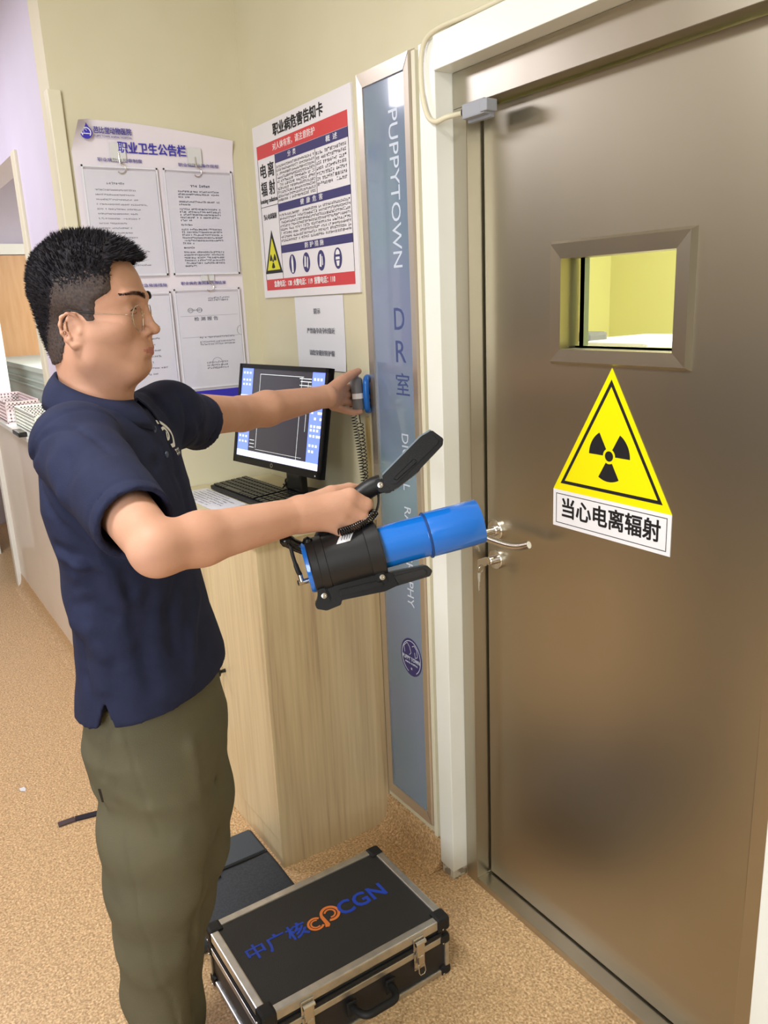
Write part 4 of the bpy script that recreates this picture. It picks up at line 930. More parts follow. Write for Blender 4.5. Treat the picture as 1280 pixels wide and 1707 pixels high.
def surface_net(sdf, lo, hi, h, name):
    n = 14; lo = np.array(lo); hi = np.array(hi); nb = np.ceil((hi-lo)/(h*n)).astype(int); dim = nb*n+2
    g = np.arange(n+1); GX, GY, GZ = np.meshgrid(g, g, g, indexing='ij'); loc = np.stack([GX, GY, GZ], -1).reshape(-1, 3)
    ids = []; pos = []; edges = []
    half = h*n*math.sqrt(3)/2
    co = [(a, b, c) for a in (0, 1) for b in (0, 1) for c in (0, 1)]
    E_ = [(i, j) for i in range(8) for j in range(i+1, 8) if sum(abs(np.array(co[i])-np.array(co[j]))) == 1]
    coarse = np.stack(np.meshgrid(*[[0, n//2, n]]*3, indexing='ij'), -1).reshape(-1, 3)
    for bi in range(nb[0]):
        for bj in range(nb[1]):
            for bk in range(nb[2]):
                b0 = np.array([bi, bj, bk])*n
                cd = sdf.ev(lo+(b0+coarse)*h)
                if np.abs(cd).min() > half*1.15 and (cd > 0).all() or (cd < -half*1.15).all(): continue
                D = sdf.ev(lo+(b0+loc)*h).reshape(n+1, n+1, n+1); S_ = D < 0
                if S_.all() or not S_.any(): continue
                C = [D[a:a+n, b:b+n, c:c+n] for a, b, c in co]; Sg = [x < 0 for x in C]
                cnt = sum(x.astype(int) for x in Sg); act = (cnt > 0) & (cnt < 8)
                I = np.argwhere(act); 
                if len(I) == 0: continue
                cv = [x[act] for x in C]; acc = np.zeros((len(I), 3)); num = np.zeros(len(I))
                for i, j in E_:
                    a, b = cv[i], cv[j]; m_ = (a < 0) != (b < 0); t = np.where(m_, a/(a-b+1e-12), 0)
                    p = np.array(co[i])+t[:, None]*(np.array(co[j])-np.array(co[i])); acc += p*m_[:, None]; num += m_
                pos.append(lo+(b0+I+acc/num[:, None])*h); gi = b0+I; ids.append((gi[:, 0]*dim[1]+gi[:, 1])*dim[2]+gi[:, 2])
                for axn in range(3):
                    sl0 = [slice(0, n)]*3; sl1 = [slice(0, n)]*3; sl1[axn] = slice(1, n+1)
                    a = S_[tuple(sl0)]; b = S_[tuple(sl1)]; J = np.argwhere(a != b)
                    if len(J): edges.append(np.column_stack([J+b0, np.full(len(J), axn), a[tuple(J.T)]]))
    ids = np.concatenate(ids); pos = np.concatenate(pos); edges = np.concatenate(edges)
    o = np.argsort(ids); ids = ids[o]; pos = pos[o]; F = []
    for axn in range(3):
        e = edges[edges[:, 3] == axn]; u, v = [(1, 2), (2, 0), (0, 1)][axn]; q = []; ok = np.ones(len(e), bool)
        for du, dv in ((0, 0), (1, 0), (1, 1), (0, 1)):
            c = e[:, :3].copy(); c[:, u] -= du; c[:, v] -= dv; key = (c[:, 0]*dim[1]+c[:, 1])*dim[2]+c[:, 2]
            ix = np.clip(np.searchsorted(ids, key), 0, len(ids)-1); ok &= ids[ix] == key; q.append(ix)
        q = np.column_stack(q); fl = e[:, 4] == 0; q[fl] = q[fl][:, ::-1]; F.append(q[ok])
    F = np.concatenate(F)
    me = bpy.data.meshes.new(name); me.vertices.add(len(pos)); me.vertices.foreach_set('co', pos.astype(np.float32).ravel())
    me.loops.add(len(F)*4); me.loops.foreach_set('vertex_index', F.astype(np.int32).ravel()); me.polygons.add(len(F))
    me.polygons.foreach_set('loop_start', np.arange(0, len(F)*4, 4, dtype=np.int32)); me.update(calc_edges=True); me.validate()
    return me, pos, F
# ------------------------------------------------------------------ the man
WS = Space((0, 0, 0), (1, 0, 0), (0, 1, 0), (0, 0, 1))
def dirs(az): a = RD(az); return (cos(a), sin(a), 0), (-sin(a), cos(a), 0), (0, 0, 1)
HO = at(150, 520, 1.300); HD = Space(HO, *dirs(57), .01)
B0 = np.array([-1.375, .345, 0.0]); BS = Space(B0, *dirs(49), 1.0)
Rs, Re, Rw = at(128, 750, 1.20), at(262, 916, 1.00), at(503, 857, 1.130)
Ls, Le, Lw = at(292, 693, 1.52), at(402, 690, 1.77), at(543, 661, 1.985)

def face_ops(s, ears=True):
    H = HD
    s.ell(H, (.0, 0, 3.7), (8.5, 7.3, 7.2), .02)
    s.ell(H, (2.6, 0, .2), (6.3, 6.6, 6.6), .02)
    s.ell(H, (3.0, 0, -4.2), (5.7, 5.6, 6.0), .015)
    s.ell(H, (6.0, 0, -8.5), (2.9, 3.1, 2.3), .015)                      # chin
    for y in (-1, 1):
        s.cone(H, (1.2, y*5.1, -4.0), (.8, y*4.7, -7.0), 1.4, 1.2, .04)
        s.cone(H, (1.4, y*4.9, -7.2), (5.8, y*2.2, -9.4), 1.0, 1.3, .03)   # jaw line
        s.ell(H, (5.0, y*4.0, -2.6), (2.6, 2.2, 2.3), .015)              # cheek
        s.cone(H, (8.75, y*1.0, 2.0), (7.3, y*4.4, 2.2), .75, .6, .010)     # brow ridge
        s.ell(H, (9.3, y*3.0, .1), (1.6, 1.7, 1.35), .008, 's')            # eye socket
        s.ell(H, (6.95, y*3.15, .0), (1.30, 1.5, 1.25), .004)            # lids
        s.cone(H, (7.95, y*2.2, -.28), (7.35, y*4.45, -.12), .10, .10, .002, 's')     # lid crease
        s.cone(H, (8.0, y*2.3, -.55), (7.5, y*4.2, -.45), .16, .12, .003)
    s.cone(H, (8.7, 0, .9), (9.75, 0, -2.8), .55, .72, .010)              # nose bridge
    s.ell(H, (10.0, 0, -3.15), (1.05, 1.0, .85), .006)
    for y in (-1, 1):
        s.ell(H, (8.95, y*1.25, -3.45), (1.0, .62, .72), .005)
        s.ell(H, (9.35, y*.62, -4.15), (.50, .28, .35), .002, 's')
    s.ell(H, (7.3, 0, -6.3), (2.2, 3.0, 2.2), .012)                       # muzzle
    s.cone(H, (9.15, 0, -4.4), (9.25, 0, -5.2), .25, .2, .008)
    for y in (-1, 1):
        s.cone(H, (9.25, 0, -5.95), (7.9, y*2.35, -6.42), .34, .16, .004)
        s.cone(H, (9.05, 0, -6.98), (7.9, y*2.1, -6.65), .42, .18, .004)
        s.cone(H, (10.1, 0, -6.45), (8.05, y*2.6, -6.52), .10, .08, .002, 's')
    s.cone(H, (9.2, -1.5, -8.1), (9.2, 1.5, -8.1), .35, .35, .010, 's')
    for y in ((-1, 1) if ears else ()):                                  # ears
        E = lambda x, yy, z: (-.55+x, y*yy, -2.55+z)
        s.ell(H, E(.15, 7.0, 0), (1.45, .45, 2.55), .006)
        pts = [E(1.15, 7.05, 1.35), E(.7, 7.45, 2.25), E(-.3, 7.75, 2.55), E(-1.25, 7.85, 1.95), E(-1.6, 7.85, .8), E(-1.5, 7.75, -.4), E(-.95, 7.5, -1.6), E(-.1, 7.2, -2.45), E(.6, 7.05, -2.35)]
        s.chain(H, pts, [.22, .25, .27, .28, .28, .27, .30, .46, .34], .0015, .003)
        s.ell(H, E(.25, 7.65, -.35), (.75, .42, 1.15), .003, 's')
        s.chain(H, [E(-.75, 7.7, 1.4), E(-.85, 7.72, .2), E(-.35, 7.5, -1.3)], [.16, .2, .22], .0015, .002)
        s.ell(H, E(1.05, 7.2, -.4), (.38, .36, .55), .003)
    s.cone(H, (.0, 0, -6), (-.2, 0, -16.5), 4.9, 5.1, .035)               # neck
    s.cone(H, (-2.8, 0, -2.5), (-1.6, 0, -14), 4.3, 4.2, .02)
    s.ell(H, (4.2, 0, -12.4), (.9, .9, 1.1), .012)                        # throat

def finger(s, l, r): s.chain(WS, [at(*p) for p in l], r, .004, .003)
body = SDF(); face_ops(body)
nb = HD.wp((-1.0, 0, -17))
body.cone(WS, nb, BS.wp((.0, 0, 1.28)), .05, .07, .03)
body.cone(WS, BS.wp((0, 0, 1.28)), BS.wp((.022, 0, .98)), .07, .072, .03)
body.cone(WS, nb-np.array([0, 0, .04]), Rs, .045, .048, .03); body.cone(WS, nb-np.array([0, 0, .04]), Ls, .045, .048, .03)
def arm(s, A, E, W, ra, re, rf, rw):
    s.cone(WS, A, E, ra, re, .02)
    m_ = E+(W-E)*.28
    s.cone(WS, E, m_, re, rf, .015); s.cone(WS, m_, W, rf, rw, .012)
arm(body, Rs, Re, Rw, .046, .0325, .0345, .0240)
arm(body, Ls, Le, Lw, .045, .037, .0395, .0265)
# right hand: closed round the grip
mc_ = [(583, 828, 1.146), (577, 845, 1.143), (566, 861, 1.142), (554, 875, 1.143)]
for i, p in enumerate(mc_):
    W0_ = Rw+(at(*p)-Rw)*.12
    body.cone(WS, Rw, at(*p), .022-.001*i, .0125-.0005*i, .012)
body.cone(WS, at(520, 846, 1.150), at(556, 838, 1.165), .020, .016, .01)
finger(body, [(583, 828, 1.146), (610, 841, 1.156), (611, 851, 1.183), (596, 846, 1.204)], [.0122, .0098, .0088, .0076])
finger(body, [(577, 845, 1.143), (603, 861, 1.153), (602, 871, 1.182), (586, 864, 1.200)], [.0122, .0100, .0090, .0078])
finger(body, [(566, 861, 1.142), (590, 877, 1.152), (587, 886, 1.179), (573, 879, 1.194)], [.0116, .0095, .0086, .0074])
finger(body, [(554, 875, 1.143), (573, 889, 1.150), (571, 896, 1.172), (560, 890, 1.186)], [.0105, .0085, .0076, .0066])
finger(body, [(520, 843, 1.150), (552, 826, 1.172), (582, 817, 1.192), (601, 817, 1.203)], [.019, .0145, .0108, .0088])
# left hand round the switch, thumb on the button
ml = [(567, 648, 2.085), (564, 658, 2.08), (561, 668, 2.075), (556, 677, 2.065)]
for i, p in enumerate(ml): body.cone(WS, Lw, at(*p), .023-.001*i, .0135-.0006*i, .012)
finger(body, [(567, 648, 2.085), (583, 645, 2.160), (601, 645, 2.192), (613, 649, 2.180)], [.0130, .0095, .0085, .0072])
finger(body, [(564, 658, 2.08), (584, 658, 2.160), (603, 658, 2.196), (615, 661, 2.182)], [.0130, .0098, .0088, .0074])
finger(body, [(561, 668, 2.075), (583, 671, 2.150), (602, 671, 2.184), (613, 672, 2.172)], [.0122, .0092, .0083, .0070])
finger(body, [(556, 677, 2.065), (575, 684, 2.105), (590, 688, 2.125), (601, 686, 2.135)], [.0115, .0088, .0078, .0066])
finger(body, [(552, 653, 2.02), (568, 636, 2.055), (585, 625, 2.095), (597, 619, 2.118)], [.020, .0150, .0115, .0090])

M_skin = mat('skin', (194, 148, 124), .6, spec=.35, rgb2=(184, 137, 112), scale=14, bump=.10, bscale=420, sss=.12)
M_lip = mat('lip_skin', (170, 104, 94), .45)
M_earin = M_skin
MAN = thing('person', tuple(B0), 'man in navy polo shirt and olive trousers holding a blue probe', 'person')
allp = np.array([Rs, Re, Rw, Ls, Le, Lw, HO+[.14, .14, .14], HO-[.14, .14, .3], at(615, 700, 2.2), at(620, 900, 1.2), at(615, 600, 2.2), B0+[.2, .2, .9], B0-[.2, .2, -.9]])
me, pos, F = surface_net(body, allp.min(0)-.07, allp.max(0)+.07, .0024, 'body')
fc = HD.loc(pos[F].mean(1)); mi = np.zeros(len(F), np.int32)
lipm = (fc[:, 0] > 7.0) & (np.abs(fc[:, 1]) < 2.5) & (fc[:, 2] < -5.72-.22*np.abs(fc[:, 1])) & (fc[:, 2] > -7.30+.26*np.abs(fc[:, 1]))
mi[lipm] = 1; 
bo = link('body', me, [M_skin, M_lip], MAN, True)
if len(me.polygons) == len(F): me.polygons.foreach_set('material_index', mi)

# eyes: a dark lash line and the visible slit of the eyeball
for y in (-1, 1):
    pass
    q = MB(); c = HD.wp((6.98, y*3.15, -.25)); q.M = Matrix.Translation(c); q.lathe([(.0001, -.0118), (.006, -.0102), (.0108, -.005), (.0118, 0), (.0108, .005), (.006, .0102), (.0001, .0118)], 24)
    q.build('eyeball', mat('eye_white', (210, 200, 196), .2), MAN, True)
M_hair = mat('black_hair', (24, 22, 27), .75, rgb2=(36, 32, 36), scale=300, spec=.2)
# eyebrows
bvh = BVHTree.FromPolygons([tuple(p) for p in pos], [tuple(f) for f in F])
hdf = Vector(HD.R[0])
def on_face(x, y, z, direction=None, off=.0004):
    o = HD.wp((x, y, z)); d = -hdf if direction is None else Vector(direction)
    hit = bvh.ray_cast(Vector(o)-d*.0, d, .3); return hit
for y in (-1, 1):
    for nm, z0, dz, w0 in (('upper_lash', -.02, .30, .0010), ('lower_lash', -.45, -.12, .0004)):
        P_ = []
        for t in np.linspace(-1, 1, 13):
            h_ = on_face(14, y*(3.1+1.15*t), z0+dz*(1-t*t)-.12*t)
            if h_[0] is not None: P_.append(h_[0]+h_[1]*.0001)
        q = MB(); q.tube([tuple(p) for p in P_], [w0*.4]+[w0]*(len(P_)-2)+[w0*.6], 6); q.build(nm, mat('lash', (30, 22, 20), .6), MAN, True)
rn = random.Random(11)
for y in (-1, 1):
    q = MB()
    for i in range(800):
        t = rn.random(); yy = y*(1.1+4.2*t); zc = 2.0+.75*sin(min(1, t*1.25)*pi*.62)-.25*t; zz = zc+rn.uniform(-.42, .42)*(1-.65*t)
        h_ = on_face(14, yy, zz)
        if h_[0] is None: continue
        p = h_[0]+h_[1]*.0002; out = Vector(HD.R[1])*y; d = (out*1.0+Vector((0, 0, .35-.7*t))+h_[1]*.35).normalized()
        w_ = d.cross(h_[1]).normalized()*.00038; L_ = .0075
        q.add([p-w_, p+w_, p+d*L_+h_[1]*.0004], [[0, 1, 2]])
    q.build('eyebrow', M_hair, MAN)

# hair: cap plus upstanding strands
skull = SDF(); face_ops(skull, False)
hair = SDF()
hair.fun(lambda P: skull.ev(P)-.0024, HO, .25, 0); hair.ell(HD, (.0, 0, 3.8), (8.8, 7.55, 7.6), .01)
hair.ell(HD, (.2, 0, 7.0), (8.0, 5.9, 4.9), .02)
hair.ell(HD, (4.3, 0, 7.9), (4.4, 5.0, 2.5), .02)
hair.cone(HD, (-3.2, 0, -1), (-2.0, 0, -6.6), 4.75, 4.2, .02)
def xline(z, ay):
    xs = np.interp(z, [-9, -7.6, -5.2, -1.6, -1.4, 1.7, 2.1, 3.0, 5.6, 7.0, 7.7, 20], [-9, -5.6, -4.6, -4.4, .7, 1.3, 2.2, 3.7, 3.9, 4.4, 12, 12])
    return xs
def hair_post(P, d):
    q = HD.loc(P); ay = np.abs(q[:, 1]); z = q[:, 2]
    fr = np.interp(ay, [0, 2.5, 4.0, 5.5], [0, 0, -.2, -.6]); 
    cut = q[:, 0]-xline(z, ay)-.33*ay
    # forehead: the cap starts above the hair line whatever the width
    cutf = np.where((z < 7.6) & (ay < 5.0), np.maximum(cut, q[:, 0]-3.5-(5.0-ay)*0), cut)
    ear = 2.35-np.sqrt(((q[:, 0]+.45)/1.0)**2+((z+2.9)/1.15)**2)             # gap round the ear
    c2 = np.maximum(cutf, ear)*.01
    n_ = .0008*np.sin(q[:, 0]*9)*np.sin(q[:, 1]*8)*np.sin(z*8)
    return np.maximum(d+n_+.0026*np.clip((c2*100+1.1)/1.1, 0, 1)*(z < 7.2), c2+.0012*np.sin(z*7+ay*5)*np.sin(z*13))
hair.post = hair_post
me, hpos, hF = surface_net(hair, HO-[.13, .13, .12], HO+[.13, .13, .16], .0026, 'hair')
M_fade = mat('clipped_hair', (54, 45, 44), .7, rgb2=(76, 61, 55), scale=260)
hob = link('hair', me, [M_hair, M_fade], MAN, True)
hc = HD.loc(hpos[hF].mean(1)); top = hc[:, 2]+np.random.RandomState(2).randn(len(hc))*.55 > (4.6+.36*np.clip(hc[:, 0], -9, 9)*.4+np.where(hc[:, 0] < -2.5, (hc[:, 0]+2.5)*2.2, 0))
if len(me.polygons) == len(hF): me.polygons.foreach_set('material_index', np.where(top, 0, 1).astype(np.int32))
q = MB(); vs = []; fs = []; rn = np.random.RandomState(4)
nrm = np.cross(hpos[hF[:, 2]]-hpos[hF[:, 0]], hpos[hF[:, 3]]-hpos[hF[:, 1]]); ar = np.linalg.norm(nrm, axis=1)+1e-12; nrm /= ar[:, None]
ctr = hpos[hF].mean(1); outw = ((ctr-HD.wp((-.4, 0, 3))) * nrm).sum(1); nrm[outw < 0] *= -1
okf = np.where((hc[:, 0] < 11) & (nrm @ HD.R[0] < 2))[0]
pick = rn.choice(okf, 15000, p=ar[okf]/ar[okf].sum())
up3 = HD.R[2]; fw3 = HD.R[0]
for f_ in pick:
    c = ctr[f_]+(rn.rand(3)-.5)*.003; l = hc[f_]; tp = l[2] > 4.6+.14*l[0]
    thr = 4.6+.14*l[0] - (0 if l[0] > -2.5 else -(l[0]+2.5)*2.2); k = np.clip((l[2]-thr+1.5)/3.0, 0, 1)
    L_ = .0018+(.0065+.004*rn.rand())*k*(.55 if l[0] < -4 else 1)
    dd = nrm[f_]*(.7)+up3*(.55*k-.75*(1-k))+fw3*(.25*k if l[0] > 0 else -.18*k)+rn.randn(3)*.16
    if l[0] > 5 and l[2] > 6.5: dd = nrm[f_]*.25+fw3*.9+up3*.25+rn.randn(3)*.13; L_ = .012*rn.uniform(.6, 1.2)
    dd /= np.linalg.norm(dd); w_ = np.cross(dd, rn.randn(3)); w_ /= np.linalg.norm(w_); w_ *= .0006*(.5+k)
    b_ = c-nrm[f_]*.001; n0 = len(vs); vs += [b_-w_, b_+w_, b_+dd*L_*.6+w_*.5, b_+dd*L_]; fs += [(n0, n0+1, n0+2), (n0, n0+2, n0+3)]
m2 = bpy.data.meshes.new('hair_strands'); m2.from_pydata([tuple(v) for v in vs], [], fs); m2.update()
link('hair_strands', m2, M_hair, hob)

# glasses
GL = thing('glasses', tuple(HD.wp((8.6, 0, -1.0))), 'thin silver round wire glasses worn by the man', 'glasses')
tl = 0.10
q = MB()
def lens_pts(y, n=40, r=2.15): return [HD.wp((8.95-abs(r*cos(a)+0)*.10+ (-.035*(y*3.3+r*cos(a))**2*.35), y*3.3+r*cos(a), -1.25+r*.93*sin(a)-.05)) for a in [2*pi*i/n for i in range(n+1)]]
for y in (-1, 1):
    L_ = [tuple(p) for p in lens_pts(y)]
    q.tube(L_, .0009, 8)
q.tube([tuple(HD.wp(p)) for p in ((8.85, -1.2, -.75), (9.15, -.5, -.45), (9.15, .5, -.45), (8.85, 1.2, -.75))], .0006, 8)
q.build('wire_rim', M_chrome, GL, True)
for y in (-1, 1):
    q = MB(); L_ = lens_pts(y, 40, 2.1)[:-1]; c = sum(L_)/len(L_); n0 = len(L_)
    q.add([tuple(c+HD.R[0]*.0006)]+[tuple(p) for p in L_], [[0, 1+i, 1+(i+1) % n0] for i in range(n0)]); q.build('lens', mat('spectacle_lens', (250, 250, 255), .0, trans=1.0, ior=1.0, spec=.6), GL, True)
    q = MB(); q.tube([tuple(HD.wp(p)) for p in ((7.75, y*5.55, -.75), (7.5, y*6.1, -.65), (5.2, y*6.9, -.45), (3.0, y*7.35, -.25))], .0007, 8)
    q.build('temple', M_chrome, GL, True)
    q = MB(); q.tube(spline([tuple(HD.wp(p)) for p in ((3.2, y*7.35, -.26), (1.2, y*7.72, .05), (-.6, y*7.95, .35), (-2.0, y*7.85, -.3))], 5), .0012, 8); q.build('temple_tip', M_rubber, GL, True)
    q = MB(); q.tube([tuple(HD.wp(p)) for p in ((8.8, y*1.35, -1.2), (8.6, y*1.15, -1.7), (8.4, y*1.2, -2.0))], .0006, 6); q.build('nose_pad', M_chrome, GL, True)

# --- polo shirt
def loft(sp, tab):
    T = np.array(tab, float)
    def fn(P):
        q = sp.loc(P); z = q[:, 2]; cx = np.interp(z, T[:, 0], T[:, 1]); a = np.interp(z, T[:, 0], T[:, 2]); b = np.interp(z, T[:, 0], T[:, 3])
        u = (q[:, 0]-cx)/a; v = q[:, 1]/b; r = (np.abs(u)**2.1+np.abs(v)**2.1)**(1/2.1)
        k = np.maximum(np.sqrt((u/a)**2+(v/b)**2), 1e-6)/np.maximum(np.sqrt(u*u+v*v), 1e-6)
        d = (r-1)/np.maximum(k, 1e-3)
        zc = np.maximum(z-T[-1, 0], T[0, 0]-z)
        return np.where(zc > 0, np.sqrt(np.maximum(d, 0)**2+zc**2), np.maximum(d, zc))
    return fn
TT = [(.84, .024, .126, .184), (.90, .024, .122, .182), (.96, .026, .117, .177), (1.04, .022, .101, .164), (1.12, .018, .097, .166), (1.20, .014, .100, .168), (1.28, .006, .107, .170), (1.34, .0, .098, .155), (1.39, .004, .075, .110), (1.42, .008, .055, .07)]
shirt = SDF()
tc_ = BS.wp((0, 0, 1.15)); shirt.fun(loft(BS, TT), tc_, .42, .03)
nk = HD.wp((-.9, 0, -15.5))
for A in (Rs, Ls): shirt.cone(WS, nk-np.array([0, 0, .062]), A+(nk-A)*.12, .054, .064, .03)
shirt.ell(HD, (-2.4, 0, -18.5), (5.4, 7.0, 2.5), .015)
def sleeve_fn(A, E, t1, r0, r1):
    ab = E-A; L_ = np.linalg.norm(ab); u = ab/L_
    def fn(P):
        q = P-A; s_ = q @ u; t = np.clip(s_/L_, -.05, 1.2); e = np.linalg.norm(q-np.clip(s_, 0, 9)[:, None]*u, axis=1)-(r0+(r1-r0)*np.clip(t/t1, 0, 1)); return np.maximum(e, s_-t1*L_)
    return fn, A+ab*t1*.5, L_*t1*.5+max(r0, r1)
for (A, E, t1, r0, r1) in ((Rs, Re, .77, .064, .0535), (Ls, Le-np.array([0, 0, .05]), .31, .056, .0545)):
    fn, c, r = sleeve_fn(A, E, t1, r0, r1); shirt.fun(fn, c, r, .022)
    u = (E-A)/np.linalg.norm(E-A); e0 = A+(E-A)*(t1-.16); e1 = A+(E-A)*(t1+.2); shirt.cone(WS, e0, e1, r1-.0085, r1-.0075, .003, 's')
# creases and seams, traced on the cloth itself
def trace(px_, py_, d0=.95):
    d_ = d0
    for _ in range(60):
        e = shirt.ev(np.array([at(px_, py_, d_)]))[0]
        if e < .0008: return at(px_, py_, d_)
        d_ += max(e*.8, .0008)
        if d_ > 1.8: return None
CREASE = []
def crease(l, amp, sig):
    P_ = [trace(*p) for p in l]; P_ = [p for p in P_ if p is not None]
    for a, b in zip(P_[:-1], P_[1:]): CREASE.append((a, b, amp, sig))
crease([(57, 744), (72, 726), (90, 716), (125, 713), (162, 734), (187, 756), (203, 775)], .0030, .0042)
crease([(58, 750), (64, 800), (82, 850), (122, 894)], .0050, .0060)
crease([(96, 912), (120, 925), (145, 932)], .0060, .009); crease([(98, 925), (130, 945), (160, 950)], -.0045, .010)
crease([(112, 945), (135, 958), (160, 985)], .0060, .008); crease([(122, 984), (138, 972), (155, 952)], .0055, .007)
crease([(126, 1010), (150, 1005), (190, 1030)], .0045, .010); crease([(124, 1040), (150, 1052), (175, 1090)], -.004, .012)
crease([(203, 775), (234, 806), (250, 832)], .0050, .008); crease([(215, 765), (246, 795), (265, 830)], -.0030, .010)
crease([(285, 740), (300, 790), (312, 850)], .0050, .010); crease([(262, 770), (280, 830)], .0035, .010)
crease([(135, 905), (160, 960), (170, 1000)], .0050, .010); crease([(150, 900), (190, 950), (215, 1010)], -.0045, .014); crease([(180, 925), (215, 985), (228, 1050)], .0055, .012)
crease([(300, 960), (285, 1020), (290, 1080)], .0050, .013); crease([(330, 990), (318, 1060), (322, 1120)], -.0045, .013); crease([(250, 990), (240, 1080), (255, 1150)], .0045, .016)
crease([(135, 1070), (140, 1130), (150, 1170)], .0045, .010); crease([(165, 1080), (172, 1150)], -.0035, .012)
crease([(110, 760), (130, 800), (165, 840)], .0035, .014); crease([(85, 775), (105, 830), (140, 870)], -.0030, .014); crease([(175, 760), (205, 805), (225, 835)], .0035, .012)
crease([(232, 650), (262, 668), (285, 700)], .0035, .007); crease([(300, 660), (312, 700), (305, 740)], .0030, .005); crease([(325, 690), (335, 715), (330, 740)], .0030, .007)
def shirt_post(P, d):
    q = BS.loc(P); x, y, z = q[:, 0], q[:, 1], q[:, 2]
    # soft folds from the armpits, the belly and the small of the back
    w_ = np.clip((1.36-z)/.12, 0, 1)
    pl = np.exp(-((np.abs(y-.002)-.015)/.0028)**2)*.0016*((x > .03) & (z > 1.27) & (z < 1.40))
    dn = .0050*np.sin(17*x+34*z+9*y+1.6*np.sin(9*z+6*y))*(.6+.4*np.sin(11*y+5*z))*w_*np.clip((z-.86)/.2, 0, 1)
    back = np.clip((-x-.02)/.08, 0, 1)*np.exp(-((z-1.08)/.10)**2); dn += .0045*np.sin(62*z+12*y+2*np.sin(20*y))*back
    side_ = np.exp(-((z-1.18)/.09)**2)*np.clip((-y-.06)/.1, 0, 1); dn += .0035*np.sin(48*(z+.9*x)+3)*side_
    for A, E, t1 in ((Rs, Re, .77), (Ls, Le-np.array([0, 0, .05]), .31)):
        ab = E-A; L_ = np.linalg.norm(ab); s_ = (P-A) @ (ab/L_); dist = np.linalg.norm(P-A-np.clip(s_, 0, 9)[:, None]*(ab/L_), axis=1)
        on = (dist < .085) & (s_ > -.03)
        dn += np.where(on, .0016*np.exp(-((s_-t1*L_+.022)/.0032)**2)+.0018*np.exp(-((s_+.004-.03*np.clip(P[:, 2]-1.36, -.1, .1)*4)/.0035)**2), 0)
        dn += np.where(on, .0016*np.sin(70*s_+22*(P[:, 2]))*np.exp(-((s_-.08)/.07)**2), 0)
    lo_, hi_ = P.min(0)-.03, P.max(0)+.03
    cr_ = np.zeros(len(P))
    for a, b, am, sg in CREASE:
        if (np.maximum(a, b) < lo_).any() or (np.minimum(a, b) > hi_).any(): continue
        ab_ = b-a; t_ = np.clip((P-a) @ ab_/(ab_ @ ab_+1e-12), 0, 1); e_ = P-a-t_[:, None]*ab_
        cr_ = cr_+1.4*am*np.exp(-(e_*e_).sum(1)/sg**2)
    A_, E_, t_1 = Rs, Re, .77; ab = E_-A_; L_ = np.linalg.norm(ab); s_ = (P-A_) @ (ab/L_); dist = np.linalg.norm(P-A_-np.clip(s_, 0, 9)[:, None]*(ab/L_), axis=1)
    m_ = np.where(dist < .078, np.clip((t_1*L_-.085-s_)/.03, 0, 1), 1)*np.clip((z-.965)/.03, 0, 1)
    dn = dn+cr_*m_
    d = d+dn+pl
    zh = .928+.012*np.clip(x/.12, -1, 1)
    d = np.maximum(d, zh-z)
    ang = (x+.005)/.020; notch = .016-np.abs(x-.018)-.36*(z-zh)                   # side vents
    d = np.where(np.abs(y) > .10, np.maximum(d, notch*.6), d)
    return d
shirt.post = shirt_post
# hollow under the hem
shirt.fun(loft(BS, [(.80, .024, .112, .170), (.950, .026, .104, .164), (.962, .026, .05, .10)]), BS.wp((0, 0, .9)), .2, .004, 's')
shirt.cone(WS, HD.wp((-.6, 0, -14.6)), HD.wp((-.6, 0, -10)), .060, .070, .004, 's')
ap = np.array([BS.wp((a, b, c)) for a in (-.16, .16) for b in (-.24, .24) for c in (.86, 1.5)]+[Rs+(Re-Rs)*.7, Ls+(Le-Ls)*.6, Rs, Ls])
me, spos, sF = surface_net(shirt, ap.min(0)-.08, ap.max(0)+.07, .0042, 'polo_shirt')
M_shirt = mat('navy_cotton', (35, 39, 64), .85, rgb2=(31, 35, 58), scale=30, bump=.35, bscale=900, spec=.25)
so = link('polo_shirt', me, M_shirt, MAN, True)
# collar
q = MB(); n = 72; vs = []; fs = []; rows = 7
for i in range(n+1):
    th = RD(10+340*i/n); cth, sth = cos(th), sin(th); bk = (1-cth)/2
    zt = -14.6+5.0*bk**1.4; tip = max(0, cth)**6
    for j in range(rows):
        t = j/(rows-1)
        if t < .35: u_ = t/.35; r_ = 5.75+.55*u_; z_ = zt-.9+1.1*sin(u_*pi/2)          # stand
        else: u_ = (t-.35)/.65; r_ = 6.3+2.3*u_+1.0*tip*u_+.55*sin(u_*pi); z_ = zt+.2-(3.5+1.6*tip+1.3*bk)*u_
        vs.append(tuple(HD.wp((-.55+r_*1.0*cth, r_*1.04*sth, z_))))
for i in range(n):
    for j in range(rows-1): a = i*rows+j; fs.append([a, a+1, a+rows+1, a+rows])
q.add(vs, fs); co_ = q.build('collar', M_shirt, MAN, True, None)
md = co_.modifiers.new('thick', 'SOLIDIFY'); md.thickness = .0032; md.offset = 0
